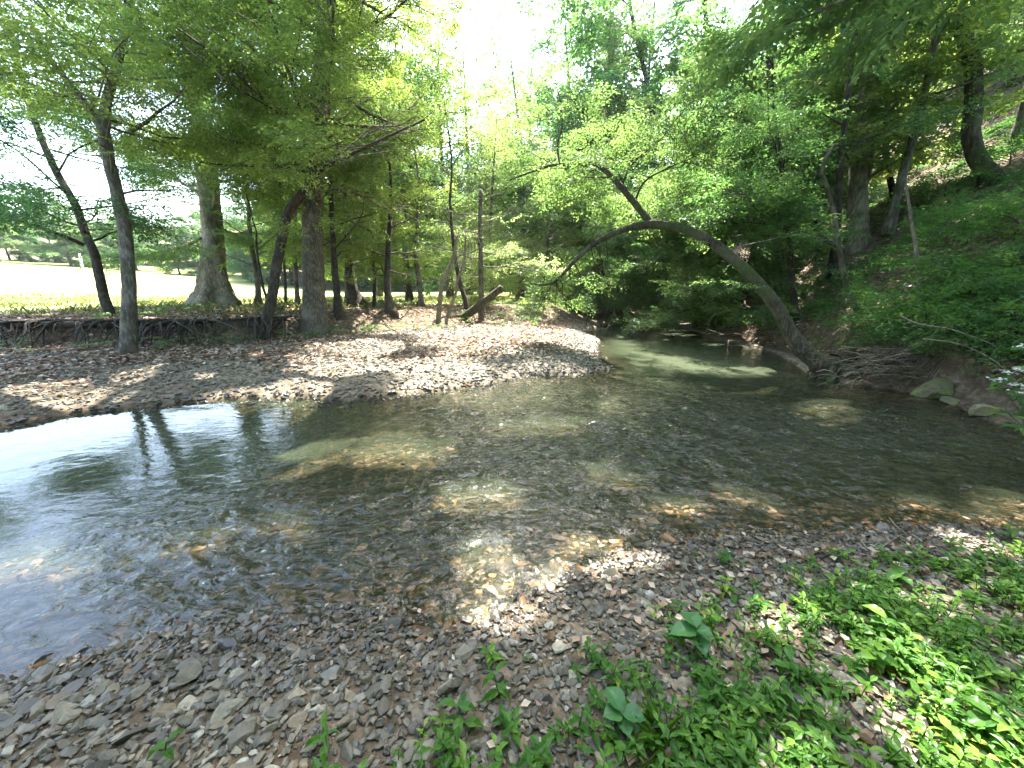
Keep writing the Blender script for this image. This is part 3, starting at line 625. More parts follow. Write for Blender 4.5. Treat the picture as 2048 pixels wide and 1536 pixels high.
def arch_tree():
    B, t = G(1660, 752); T = Tree(70)
    pp = [(1640,728,1),(1590,680,1.02),(1552,612,1.04),(1500,552,1.06),(1450,506,1.08),(1400,472,1.1),(1340,452,1.12),(1290,450,1.14),(1240,462,1.16),(1190,487,1.18),(1150,522,1.2),(1112,562,1.22),(1085,570,1.23),(1055,566,1.24)]
    Pt, q = resample(path(B, t, pp), .1); rad = np.interp(q, [0, .06, .2, .4, .58, .75, .9, 1], [.22, .165, .128, .105, .085, .056, .036, .014]); rad = rad*(1+.16*(fbm(q*23, q*9+4)-.5)+.14*(vn(q*60, q*3) > .78))
    T.tr.add(Pt, rad, 14, .14, None, T.rng)
    u = P(1300,445,t*1.14)
    a, qa = resample([u, P(1262,398,t*1.15), P(1225,355,t*1.16), P(1190,327,t*1.17), P(1150,330,t*1.18), P(1105,330,t*1.2), P(1060,345,t*1.21), P(1020,360,t*1.22)], .12)
    T.br.add(a, np.linspace(.085, .014, len(a)), 8, .1, None, T.rng)
    T.auto(a, qa, np.linspace(.085, .014, len(a)), .35, 1, 10, 2.2, (-.2, .7), dens=.9, az=(-1.3, 1.3))
    for pts_ in ([P(1243,372,t*1.155), P(1262,330,t*1.16), P(1300,296,t*1.17), P(1340,262,t*1.18)], [P(1270,402,t*1.15), P(1290,362,t*1.14), P(1345,332,t*1.13), P(1400,310,t*1.1)], [P(1120,330,t*1.19), P(1115,290,t*1.2), P(1125,240,t*1.22), P(1110,150,t*1.25)]):
        b, qb = resample(pts_, .12); T.br.add(b, np.linspace(.03, .008, len(b)), 5); T.auto(b, qb, np.linspace(.03, .01, len(b)), .2, 1, 8, 2.0, (-.3, .6))
    # hanging foliage at the tip
    for k in range(13):
        q0 = T.rng.uniform(.74, .96); j = int(q0*(len(Pt)-1)); aa = T.rng.uniform(-1.4, 1.4)
        T.limb(Pt[j], [math.sin(aa)*.7, .35+math.cos(aa)*.6, T.rng.uniform(-.9, .1)], T.rng.uniform(.9, 1.5), .016, 0, up=-.7)
    for k in range(5):
        q0 = T.rng.uniform(.3, .7); j = int(q0*(len(Pt)-1)); T.limb(Pt[j], [T.rng.uniform(-.6, .6), T.rng.uniform(.2, .8), .6], .9, .012, 1, dens=.3)
    T.tr.add(resample([B+[.05, .1, .25], B+[.5, .25, .28], B+[1.1, .3, .3]], .12)[0], np.full(len(resample([B+[.05, .1, .25], B+[.5, .25, .28], B+[1.1, .3, .3]], .12)[0]), .1), 8)
    for dx, dy, dz in [(.7, -.25, -.1), (.35, -.5, -.25), (-.25, -.35, -.3), (.9, .1, .1), (.5, .5, .15), (-.3, .2, -.25)]:
        q2, _ = resample([B+[.02, .02, .3], B+[dx*.5, dy*.5, .16+dz*.3], B+[dx, dy, dz]], .07); T.tr.add(q2, np.linspace(.13, .03, len(q2)), 7, .2, None, T.rng)
    T.finish('arching_tree', 'mossy tree arching low over the water from the right bank down to the gravel bar', 'tree', 'bark_moss', 'leaf_mid', size=.95, flecks=.7, base=B)

def right_trees():
    L = [ # base px, path, r0, r1, bark, leaf, label, n limbs, limb L, t range, tpl
     ((1718,492),[(1715,440),(1716,370),(1722,300),(1730,200),(1745,60),(1755,-60)],.27,.19,'bark_pale','leaf_deep','stout pale brown trunk standing upright halfway up the hillside',9,3.4,(.72,1),SPR),
     ((1985,362),[(1958,320),(1944,270),(1948,200),(1944,130),(1925,60),(1915,-60)],.2,.15,'bark_moss','leaf_yellow','thick knobbly trunk high on the hillside near the right edge',9,3.2,(.72,1),SPR),
     ((1866,236),[(1864,180),(1866,110),(1870,0),(1872,-90)],.30,.22,'bark_dark','leaf_yellow','dark upright trunk far up the slope between two thick trunks',10,3.6,(.55,1),SPR),
     ((1722,634),[(1703,600),(1690,560),(1676,490),(1668,430),(1656,380),(1645,335),(1668,290)],.07,.03,'bark_grey','leaf_mid','slender twisted grey stem with a dark bent foot on the lower slope',3,1.0,(.8,1),SPR),
     ((1592,642),[(1586,590),(1580,520),(1576,450),(1566,380),(1560,300),(1545,210)],.10,.04,'bark_dark','leaf_deep','slender dark tree behind the base of the arching tree',12,3.0,(.35,1),SPR),
     ((1640,520),[(1632,440),(1622,360),(1600,290),(1585,220),(1560,150)],.12,.05,'bark_dark','leaf_deep','dark tree with spreading bare limbs on the mid slope',11,2.6,(.4,1),SPR),
     ((1538,596),[(1537,540),(1534,480),(1530,400)],.08,.03,'bark_dark','leaf_deep','thin straight sapling left of the slender dark tree',7,2.0,(.5,1),SPR),
     ((1562,590),[(1561,540),(1560,470)],.045,.02,'bark_grey','leaf_deep','very thin pale sapling between two dark stems',4,1.4,(.5,1),SPR),
     ((1842,612),[(1838,560),(1832,500),(1822,440),(1812,370)],.045,.02,'stick','leaf_deep','thin dead grey sapling standing on the open slope',0,0,(0,1),SPR),
     ((1460,560),[(1440,470),(1435,380),(1432,300),(1425,180),(1410,20),(1400,-160)],.2,.10,'bark_dark','leaf_deep','broad dark leaved tree overhanging the pool from the far right bank',34,5.0,(.1,1),SPR),
     ((1385,640),[(1372,560),(1350,440),(1320,300),(1290,150),(1260,10),(1250,-90)],.17,.08,'bark_dark','leaf_mid','tall slim tree on the far right bank behind the top of the arching tree',30,3.8,(.15,1),SPR),
     ((1560,560),[(1550,420),(1545,280),(1540,120),(1535,-60)],.16,.09,'bark_dark','leaf_deep','tall dark tree on the lower slope behind the bare limbed one',26,3.8,(.3,1),SPR),
     ((1790,400),[(1775,330),(1770,250),(1775,150),(1780,20)],.10,.05,'bark_dark','leaf_mid','slim tree just right of the stout pale brown trunk, higher up the slope',8,2.4,(.6,1),SPR)]
    for k, (b, pp, r0, r1, bk, lf, lab, nl, ll, tr, tpl) in enumerate(L):
        B, t = G(*b); T = Tree(80+k); Pt, q, R = T.trunk(path(B, t, [(*z, 1) for z in pp]), r0, r1, 12, .14, (.25, .35, 4))
        if nl: T.auto(Pt, q, R, tr[0], tr[1], nl, ll, (-.1, .6), dens=.9, az=(-2.7, -.2) if k in (3, 4, 5, 12, 10) else None)
        if k == 0: T.reach(Pt[-3], [(5.2,8.6,11),(2.8,7.8,11.5),(7.4,6.2,10),(5.4,11.2,12),(5.4,6.4,10),(3.4,6.9,10.2),(1.4,9.4,11),(4,9.8,11.5)], .13, L=3.1)
        if k == 1: T.reach(Pt[-6], [(8.6,9,9.5),(9,6.5,9)], .1)
        if k == 3:
            T.limb(P(1690,500,t), P(1600,465,t)-P(1690,500,t), 1.5, .04, up=.0, dens=.6); b2 = resample([P(1690,505,t), P(1650,475,t), P(1600,463,t), P(1540,480,t*.98), P(1480,492,t*.96)], .1)[0]; T.br.add(b2, np.linspace(.035, .008, len(b2)), 6)
        if k == 4 or k == 5:
            for _ in range(5): T.limb(Pt[int(len(Pt)*.45)], [T.rng.uniform(-1, -.4), T.rng.uniform(-.5, .4), T.rng.uniform(0, .5)], 2.8, .03, dens=.9)
        T.finish('hillside_tree', lab, 'tree', bk, lf, tpl, flecks=.84 if k == 0 else .72)
    rg = np.random.RandomState(44)
    for k, (px, py, w_) in enumerate([(1660,560,14),(1775,470,16),(1800,330,20),(1905,300,16),(1830,250,14),(1610,480,12),(1930,215,20),(2010,180,22),(1690,400,12),(1745,330,14),(2030,300,18),(1500,560,12)]):
        B, t = G(px, py); r0 = w_/742*t/2; T = Tree(150+k); lx = rg.normal(-.25, .25); Pt, q, R = T.trunk([B, B+[lx*.3, 0, 1.5], B+[lx, 0, 3.5], B+[lx*1.3, .2, 6.5], B+[lx*1.2, .2, 9]], r0, r0*.45, 8, .14, (.2, .4, 4))
        T.auto(Pt, q, R, .34, 1, 11, 2.2, (-.2, .5), dens=.9)
        T.finish('slope_tree', 'slender young tree growing among others on the right hillside', 'tree', 'bark_grey' if k % 3 else 'bark_dark', ['leaf_deep', 'leaf_mid', 'leaf_yellow'][k % 3], SPR, 'young trees on the right hillside', flecks=.6)
    # low trees along the right bank hanging over the pool
    for k, (px, py, tt, lf, lab) in enumerate([(1390,655,13.5,'leaf_deep','low bushy tree hanging over the pool on the far right bank'),(1310,630,17.5,'leaf_deep','leafy tree closing the view at the far end of the pool'),(1470,640,11.5,'leaf_mid','leafy low tree over the pool just behind the arching trunk'),(1350,650,15.5,'leaf_mid','low leafy tree whose boughs droop to the middle of the far pool'),(1225,628,20,'leaf_mid','low leafy tree on the left side of the pool end, beyond the bar tip')]):
        B, t = G(px, py); T = Tree(100+k); Pt, q, R = T.trunk([B, B+[-.3, -.1, 1.2], B+[-.9, -.2, 2.6], B+[-1.7, -.2, 4.2], B+[-2.2, 0, 6]], .12, .03, 8)
        T.auto(Pt, q, R, .05, 1, 32, 3.3, (-.6, .3)); T.finish('bank_tree', lab, 'tree', 'bark_dark', lf, flecks=.66)
    # near overhanging branch, big leaves, upper right; its trunk stands outside the frame
    B = np.array([9.2, 3.3, 0]); B[2] = terrain(B[:1], B[1:2])[0]; T = Tree(110)
    Pt, q, R = T.trunk([B, B+[-.2, .1, 2.0], B+[-.6, .2, 4.5], B+[-1, .2, 7.5]], .2, .1, 12)
    for (px, py, tt, n) in [(1630,20,5.2,3),(1740,-20,5.6,3),(1560,0,6.0,3),(1500,70,7.5,2)]:
        e = P(px, py, tt); s0 = Pt[int(len(Pt)*.62)]; b2 = resample([s0, (s0+e)/2+[0, 0, .35], e], .2)[0]; T.br.add(b2, np.linspace(.045, .012, len(b2)), 6)
        for _ in range(n): T.limb(b2[int(len(b2)*T.rng.uniform(.6, .98))], [T.rng.uniform(-1, .1), T.rng.uniform(-.5, .8), T.rng.uniform(-.4, .3)], T.rng.uniform(1.1, 1.9), .014, 1, dens=.45)
    T.finish('overhanging_tree', 'near tree reaching in from the upper right with large bright leaves', 'tree', 'bark_grey', 'leaf_mid', SPR_B, flecks=.7)

# ------------------------------------------------------------------ background wood: templates copied as objects
def proto(seed, H, spread, leaf, bark, tplc, size, nl, low=.18):
    T = Tree(seed); rg = T.rng
    pts = [[0, 0, -.2], [rg.uniform(-.2, .2), 0, H*.25], [rg.uniform(-.4, .4), rg.uniform(-.3, .3), H*.5], [rg.uniform(-.6, .6), 0, H*.95]]
    Pt, q, R = T.trunk(pts, H*.016, .03, 8, .1, (.3, .4, 4), step=.6)
    T.auto(Pt, q, R, low, 1, nl, spread, (-.05, .75), dens=.5, shrink=.55)
    root = bpy.data.objects.new('wood_tree', None); parts = []
    m = T.tr.build('trunk', M[bark], root); parts.append(m); m = T.br.build('branches', M[bark], root); parts.append(m)
    p = np.array(T.sp); d = np.array(T.sd); n = len(p); up = norm(np.stack([rg.normal(0, .55, n), rg.normal(0, .55, n), np.ones(n)], 1))
    V, rr = place_sprays(p, d, up, np.array(T.ss)*size, tplc, rg, False)
    m = leaf_mesh('crown', V, rr, M[leaf], root); parts.append(m); print('proto', len(V))
    return dict(root=root, parts=parts, used=False, V=V, r=rr, leaf=leaf)
def put(pr, loc, rz, sc, label, group, cat='tree'):
    if not pr['used']: o = pr['root']; pr['used'] = True; S.collection.objects.link(o)
    else:
        o = pr['root'].copy(); S.collection.objects.link(o)
        for c in pr['parts']: q = c.copy(); q.parent = o; S.collection.objects.link(q)
    o.location = [float(c) for c in loc]; o.rotation_euler = (0, 0, rz); o.scale = (sc, sc, sc); tag(o, label, cat, group); return o
def put_unique(pr, loc, rz, sc, label, group, flecks=.58):
    o = bpy.data.objects.new('wood_tree', None); S.collection.objects.link(o); c, s_ = math.cos(rz), math.sin(rz)
    for q0 in pr['parts'][:2]: q = q0.copy(); q.parent = o; S.collection.objects.link(q)
    W = pr['V']@(np.array([[c, -s_, 0], [s_, c, 0], [0, 0, 1]]).T)*sc; k = sun_keep((W+np.array(loc)).mean(1), flecks=flecks)
    W = pr['V'][k]; leaf_mesh('crown', W, pr['r'][k], M[pr['leaf']], o)
    o.location = [float(c_) for c_ in loc]; o.rotation_euler = (0, 0, rz); o.scale = (sc, sc, sc); tag(o, label, 'tree', group)
def background():
    SB = templates(9, leaf=.17, L=1.0, wr=.55)
    pr = [proto(200, 15, 4.6, 'leaf_yellow', 'bark_grey', SB, 1.25, 34), proto(201, 16, 5.0, 'leaf_mid', 'bark_dark', SB, 1.3, 28), proto(202, 13, 4.2, 'leaf_pale', 'bark_grey', SPR_N, 1.7, 30, .08),
          proto(203, 15, 4.8, 'leaf_deep', 'bark_dark', SB, 1.3, 28), proto(204, 15, 5.0, 'leaf_cool', 'bark_dark', SB, 1.35, 26, .06)]
    rg = np.random.RandomState(5)
    def spot(x, y, k, sc, label, group, uniq=False):
        z = float(terrain(np.array([x]), np.array([y]))[0]); (put_unique if uniq else put)(pr[k], (x, y, z), rg.uniform(0, 6.28), sc, label, group)
    # centre group behind the bar
    for (px, py, t, k, sc, lab) in [(700,610,19,0,.9,'yellow green tree behind the trunks left of centre'),(820,610,21,1,.82,'mid green tree rising behind the lone trunk at the meadow'),(900,600,26,0,1.12,'tall light tree in the centre of the far bank'),
            (985,605,21,2,.75,'pale layered tree above the fallen log'),(1040,605,24,2,1.1,'pale layered tree left of the pool end'),(1085,608,19,2,.55,'small pale layered tree behind the hanging tip of the arching tree'),
            (940,600,36,4,1.42,'tall bluish tree showing above the centre of the wood'),(1130,605,28,4,1.25,'bluish green tree rising behind the arching tree'),(1190,610,24,3,1.1,'dark green tree left of the pool end'),
            (1260,615,26,3,1.25,'dark tree standing right behind the pool end'),(1050,600,40,1,1.4,'far tree with a thin ragged top below the sky gap'),(760,605,30,0,1.2,'light tree behind the meadow left of the sky gap')]:
        p = P(px, py, t); spot(p[0], p[1], k, sc, lab, 'trees behind the gravel bar', True)
    # beyond the meadow
    n = 0
    for k in range(75):
        a = -1.22+1.45*(k+.5*rg.rand())/75; d = rg.uniform(58, 84); d += 20*float(1-ss(np.array(a), -.8, -.5)); x, y = d*math.sin(a)*1.0, d*math.cos(a)
        spot(x, y, rg.choice([1, 3, 4, 4]), rg.uniform(.8, 1.1)*(.52+.48*float(ss(np.array(a), -.75, -.45))), 'leafy tree in the hazy wood beyond the bright meadow', 'wood beyond the meadow')
    # the wood on the near bank, out of the picture: it shades the shore
    for (x, y, k, sc) in [(-3.5,-5.5,1,.9),(1.5,-6.5,3,.95),(6,-4.5,0,.9),(-8,-3,4,.9),(10,-2,1,.85),(4,-11,3,1.1),(-4,-11,1,1.1),(13,3,3,.8)]:
        spot(x, y, k, sc, 'leafy tree in the wood on the near bank, outside the picture', 'wood on the near bank')
    # hillside wood
    for k in range(46):
        x = rg.uniform(11, 34); y = rg.uniform(6, 44)
        if math.hypot(x, y) < 17.5 or x < x_bank(y)+2.5: continue
        if y < 12 and x < 17: continue
        spot(x, y, rg.choice([0, 1, 3, 0, 1]), rg.uniform(.6, .95), 'leafy tree in the wood covering the right hillside', 'wood on the right hillside', math.hypot(x, y) < 32)
    drop_unused(pr)
def drop_unused(prs):
    for p in prs:
        if not p['used']:
            for o in p['parts']+[p['root']]: bpy.data.objects.remove(o)
if exec_trees:
    hero_trees(); arch_tree(); right_trees(); background()

# ------------------------------------------------------------------ plants
def plant_arrays(rng, base, h, n, leaf, wr=.45, droop=.2):
    """a stem with opposite pairs of leaves; returns leaf quads split lengthwise (4 verts each x2) and stem points"""
    az = rng.uniform(0, 6.3); lean = rng.normal(0, .18, 2); top = base+np.array([lean[0]*h, lean[1]*h, h]); V = []
    for k in range(n):
        t = (k+1)/n; p = base+(top-base)*t; a = az+k*1.6
        for s in (0, math.pi):
            d = norm(np.array([math.cos(a+s), math.sin(a+s), rng.uniform(.0, .6)*(1-.2*droop)])); L = leaf*rng.uniform(.7, 1.15)*(.7+.5*math.sin(3.1*min(t, .75)))
            up = norm(np.array([rng.normal(0, .3), rng.normal(0, .3), 1])); R = rot(d[None], up[None])[0]
            loc = np.array([[0, 0, 0], [.4, wr*.5, .09], [.7, wr*.36, .05], [1, 0, -droop], [.7, -wr*.36, .05], [.4, -wr*.5, .09], [.5, 0, .02]])*L
            V.append(p+loc@R.T)
    return np.array(V), np.array([base, (base+top)/2, top])
_PF = np.array([[0, 6, 1], [1, 6, 2], [2, 6, 3], [3, 6, 4], [4, 6, 5], [5, 6, 0]])
def plant_mesh(name, V, r, mat, parent=None, off=(0, 0, 0)):
    n = len(V); F = (_PF[None]+(np.arange(n)*7)[:, None, None]).reshape(-1, 3)
    return mesh(name, (V-np.asarray(off)).reshape(-1, 3), F, None, mat, parent, False, {'rnd': np.repeat(r, 7)})
def broad_leaves(name, B, rg, n, L, wr, mat, parent, h=.08):
    V = []; F = []; b = 0; nu, nv = 11, 7
    for k in range(n):
        a = k*2.399+rg.uniform(-.3, .3); e = rg.uniform(.1, .7); l = L*rg.uniform(.7, 1.1); u = np.linspace(0, 1, nu)[:, None]; v = np.linspace(-1, 1, nv)[None]
        w_ = wr*.5*np.sin(math.pi*u**.75)**.8*(1-u**8); X_ = u*math.cos(e)*(1-.12*u)+0*v; Z_ = u*math.sin(e)-.75*u**2*.6 + .35*np.abs(v)*w_ + .018*np.cos(u*46+abs(v)*3)*np.sin(math.pi*u); Y_ = v*w_
        q = np.stack([X_, Y_+0*u, Z_], -1).reshape(-1, 3)*l; c, s_ = math.cos(a), math.sin(a); q = q@np.array([[c, -s_, 0], [s_, c, 0], [0, 0, 1]]).T
        V.append(q+np.array([0, 0, h*(.4+.6*k/n)])); i = (np.arange(nv-1)[None]+(np.arange(nu-1)*nv)[:, None]).ravel()+b; F.append(np.stack([i, i+nv, i+nv+1, i+1], 1)); b += nu*nv
    return mesh(name, np.concatenate(V), None, np.concatenate(F), mat, parent, True, {'rnd': np.repeat(rg.rand(n)*.6+.2, nu*nv)})
def ground_plants():
    rg = np.random.RandomState(77); n = 22000; x = rg.uniform(-1.2, 6.6, n); y = rg.uniform(.75, 2.6, n); sd = shore_sd(x, y)
    # plant edge: from photo (850,1536) up to (1450,1150) and (2048,1075)
    c, s_ = math.cos(PITCH), math.sin(PITCH); f = y*c+(CZ-.1)*s_; px = 1024+F_PX*x/f; py = 768-F_PX*(y*s_-(CZ-.1)*c)/f
    edge = np.interp(px, [600, 900, 1150, 1400, 1700, 2048, 2600], [1560, 1440, 1330, 1200, 1110, 1085, 1085])
    den = ss(py-edge, -20, 190)*(.25+.95*(fbm(x*2.2+7, y*2.2) > .44))+.02*(py > edge-90); den = np.clip(den, 0, 1)*ss(px, 500, 1300)**.5
    k = (rg.rand(n) < den*.62) & (sd > .12) & inview(x, y, .1, 200); x, y = x[k], y[k]; z = terrain(x, y)
    V = []; T = Tubes(); r = []
    for a, b, cc in zip(x, y, z):
        h = rg.uniform(.03, .11); m = rg.randint(2, 5); v, st = plant_arrays(rg, np.array([a, b, cc]), h, m, rg.uniform(.022, .058), rg.uniform(.36, .55)); V.append(v); r += list(np.clip(rg.rand()*.6+rg.rand(len(v))*.4, 0, 1))
        T.add(st, [.0022, .002, .0015], 3, cap=False)
    V = np.concatenate(V); print('ground plants', len(x), len(V))
    o = plant_mesh('ground_plants', V, np.array(r), M['plant']); tag(o, 'mat of small leafy green seedlings over the near gravel', 'ground plants', kind='stuff')
    # keep the stems with the leaves' object
    st = T.build('stem', M['plant'], o)
    # singled-out plants
    big = [(1385,1310,.16,3,.125,.62,'big_leaf','broad ribbed dark leaves, the large plant at the upper middle of the green patch'),(1240,1470,.12,3,.105,.6,'big_leaf','broad ribbed dark leaves, the large plant nearest the bottom edge'),
           (1740,1350,.14,4,.09,.6,'plant','bright yellow green round leaved seedling right of the big ribbed plants'),(1755,1290,.16,3,.10,.5,'plant','bright green bushy seedling just above the round leaved one'),
           (1000,1400,.10,3,.07,.4,'plant','narrow leaved seedling alone on the gravel left of the green patch'),(330,1520,.08,2,.06,.5,'plant','tiny lone seedling on the gravel at the bottom left'),
           (650,1500,.09,3,.06,.4,'plant','loose green seedling on the gravel near the bottom centre left'),(1790,1175,.10,2,.12,.6,'plant','pale broad leaved seedling at the back of the green patch'),
           (1580,1370,.10,3,.08,.45,'plant','upright seedling with pointed leaves in the middle of the green patch'),(1960,1480,.12,3,.09,.45,'plant','glossy pointed seedling in the lower right corner'),
           (930,1460,.10,3,.08,.5,'plant','leafy seedling at the left edge of the green patch')]
    for (px, py, h, m, lf, wr, mt, lab) in big:
        B, t = G(px, py, .6); v, st = plant_arrays(rg, B, h, m, lf, wr, .35); o = thing('seedling', B, lab, 'plant', None)
        if lf > .085:
            broad_leaves('leaves', B, rg, 2*m+1, lf*1.05, .62 if mt == 'big_leaf' else .5, M[mt], o, h); T = Tubes(); T.add(st, [.004, .0035, .002], 5); T.build('stem', M['plant'], o, B); continue
        plant_mesh('leaves', v, rg.rand(len(v))*.5+(.5 if 'bright' in lab else .1), M[mt], o, B); T = Tubes(); T.add(st, [.004, .0035, .002], 5); T.build('stem', M['plant'], o, B)
    # grass tuft
    B, t = G(1330, 1500, .6); V = []
    for k in range(60):
        a = rg.uniform(0, 6.3); L = rg.uniform(.08, .2); d = np.array([math.cos(a), math.sin(a), rg.uniform(.3, 1.6)]); d = norm(d); w_ = np.array([-math.sin(a), math.cos(a), 0])*.0022
        p = B+rg.normal(0, .02, 3)*[1, 1, 0]; V.append([p-w_, p+d*L*.5+w_, p+d*L+[math.cos(a)*L*.3, math.sin(a)*L*.3, -.35*L], p+d*L*.5-w_])
    o = thing('grass_tuft', B, 'yellow green tuft of narrow grass blades at the bottom edge', 'grass'); leaf_mesh('blades', np.array(V), rg.rand(60)*.4+.5, M['plant'], o, B)
    # hydrangea-like white flowers at the right edge
    B = P(2085, 900, 3.6); B[2] = terrain(B[:1], B[1:2])[0]; o = thing('flowering_shrub', B, 'shrub with white flower clusters and broad leaves at the right edge', 'shrub'); T = Tubes(); V = []; Pv = []
    for (px, py) in [(2015,750),(2040,745),(2030,775),(2048,700),(2070,760),(1995,765),(2045,830),(2010,820),(2060,800),(2030,790),(2075,860)]:
        e = P(px, py, 3.6+rg.uniform(-.2, .2)); b2 = resample([B, (B+e)/2+[.05, 0, .1], e], .1)[0]; T.add(b2, np.linspace(.008, .003, len(b2)), 5)
        for q in range(7):
            a = rg.uniform(0, 6.3); d = norm(np.array([math.cos(a), math.sin(a), rg.uniform(-.3, .3)])); R = rot(d[None], np.array([[rg.normal(0, .3), rg.normal(0, .3), 1.]]))[0]; L = rg.uniform(.09, .15)
            V.append(b2[-1-rg.randint(0, 4)]+np.array([[0, 0, 0], [.4, .24, .09], [.7, .18, .05], [1, 0, -.25], [.7, -.18, .05], [.4, -.24, .09], [.5, 0, .02]])*L@R.T)
        if px in (2015, 2040, 2030, 2048, 2070, 1995):
            Pv = []
            for q in range(26):
                c0 = e+np.array([rg.normal(0, .03), rg.normal(0, .03), rg.normal(.03, .01)]); a = rg.uniform(0, 6.3); u_ = np.array([math.cos(a), math.sin(a), rg.normal(0, .3)])*.014; v_ = np.array([-math.sin(a), math.cos(a), rg.normal(0, .3)])*.014
                Pv.append([c0-u_, c0+v_, c0+u_, c0-v_])
            leaf_mesh('flower_cluster', np.array(Pv), rg.rand(len(Pv)), M['petal'], o, B)
    T.build('stems', M['bark_grey'], o, B); plant_mesh('leaves', np.array(V), rg.rand(len(V)), M['hill_plant'], o, B)
    # hillside ground cover
    n = 40000; x = rg.uniform(6.4, 22, n); y = rg.uniform(3.0, 20, n); d = x-x_bank(y)
    den = (.12+.95*ss(fbm(x*.45+60, y*.45+12), .44, .54))*ss(d, .1, .8)*np.clip(9/np.hypot(x, y), .1, 1); den = den*(1-.55*ss(y, 8, 10)*(1-ss(x, 15, 18))); den = np.maximum(den, .9*(y < 7.5)*(d > .3)*np.clip(9/np.hypot(x, y), .1, 1))
    k = (rg.rand(n) < den) & (shore_sd(x, y) > .1); x, y = x[k], y[k]; n = len(x); z = terrain(x, y)+rg.uniform(.03, .3, n)*np.where(y < 8, 1.1, .6)
    yaw = rg.uniform(0, 6.3, n); V, r = place_sprays(np.stack([x, y, z], 1), np.stack([np.cos(yaw)-.5, np.sin(yaw), np.zeros(n)-.1], 1), np.stack([rg.normal(-.4, .25, n), rg.normal(0, .25, n), np.ones(n)], 1), rg.uniform(.55, 1.0, n), SPR, rg, False)
    print('hill cover', len(V)); tag(leaf_mesh('undergrowth', V, r, M['hill_plant']), 'low leafy undergrowth spreading over the right hillside', 'undergrowth', kind='stuff')
    # weeds and grass at the terrace and meadow edge
    n = 90000; x = rg.uniform(-32, 3, n); y = rg.uniform(7.5, 26, n); yt = y_terrace(x); dd = y-yt
    k = (dd > .6+1.0*vn(x, y)) & inview(x, y, 1) & (rg.rand(n) < np.where(dd > 1.2, .4, .2)*np.clip(14/(np.hypot(x, y)), .2, 1)*(.25+.75*(fbm(x*.7, y*.7+4) > .45))); x, y = x[k], y[k]; n = len(x)
    a = rg.uniform(0, 6.3, n); L = rg.uniform(.05, .30, n)*np.clip((y-y_terrace(x))/4, .25, 1); b = np.stack([x, y, terrain(x, y)], 1); d = norm(np.stack([np.cos(a)*.35, np.sin(a)*.35, np.ones(n)], 1)); w_ = np.stack([-np.sin(a), np.cos(a), 0*a], 1)*.0055*(np.hypot(x, y)/10)[:, None]
    V = np.stack([b-w_, b+d*L[:, None]*.55+w_, b+d*L[:, None]+np.stack([np.cos(a), np.sin(a), -.3+0*a], 1)*L[:, None]*.3, b+d*L[:, None]*.55-w_], 1)
    tag(leaf_mesh('meadow_grass', V, rg.rand(n), M['dry_grass']), 'long grass and weeds along the edge of the sunny meadow', 'grass', kind='stuff'); print('grass', n)
    n = 5200; x = rg.uniform(-22, 1, n); y = rg.uniform(7.5, 18, n); dd = y-y_terrace(x); k = (dd > -.9) & (rg.rand(n) < (fbm(x*.9+33, y*.9) > .5)*np.where(np.abs(dd) < 1.2, 1, .4)); x, y = x[k], y[k]; n = len(x); yaw = rg.uniform(0, 6.3, n)
    V, r = place_sprays(np.stack([x, y, terrain(x, y)+rg.uniform(.03, .25, n)], 1), np.stack([np.cos(yaw), np.sin(yaw), .2+0*yaw], 1), np.stack([rg.normal(0, .3, n), rg.normal(0, .3, n), np.ones(n)], 1), rg.uniform(.4, .8, n), SPR_S, rg, False)
    tag(leaf_mesh('bank_weeds', V, r, M['leaf_mid']), 'low green weeds on and above the dark left bank', 'weeds', kind='stuff')
ground_plants()

# ------------------------------------------------------------------ sticks, boulders and single stones
def stick(name, pix, r0, label, cat='stick', r1=None, mat='stick'):
    pts = [P(a, b, t) for a, b, t in pix]; q, _ = resample(pts, .05); T = Tubes(); T.add(q, np.linspace(r0, r1 or r0*.3, len(q)), 7, .2, None, np.random.RandomState(len(label)))
    o = T.build(name, M[mat], None, q[0]); o.location = q[0]; return tag(o, label, cat)
def shrubs():
    rg = np.random.RandomState(8)
    for k, (px, py, L, mt) in enumerate([(1790,640,.9,'hill_plant'),(1900,560,1.0,'hill_plant'),(1990,600,1.1,'hill_plant'),(1930,470,1.1,'hill_plant'),(2030,480,1.2,'hill_plant'),(1850,680,.7,'hill_plant'),
           (1960,740,.7,'leaf_mid'),(1890,400,1.1,'hill_plant'),(2020,330,1.3,'hill_plant'),(2030,680,.8,'hill_plant')]):
        B, t = G(px, py); T = Tree(500+k); T.trunk([B-[0, 0, .05], B+[-.05, 0, .2], B+[-.1, 0, .4]], .02, .01, 5)
        for j in range(9): a = j*2.4; T.limb(B+[0, 0, .05+.03*j], [math.sin(a)-.3, math.cos(a), rg.uniform(.2, .9)], L*rg.uniform(.7, 1.2), .01, 1, up=.1, dens=.8)
        T.finish('shrub', 'leafy green shrub growing among the undergrowth on the right hillside', 'shrub', 'bark_dark', mt, SPR, 'shrubs on the right hillside', base=B, size=.85, gap=False)
shrubs()
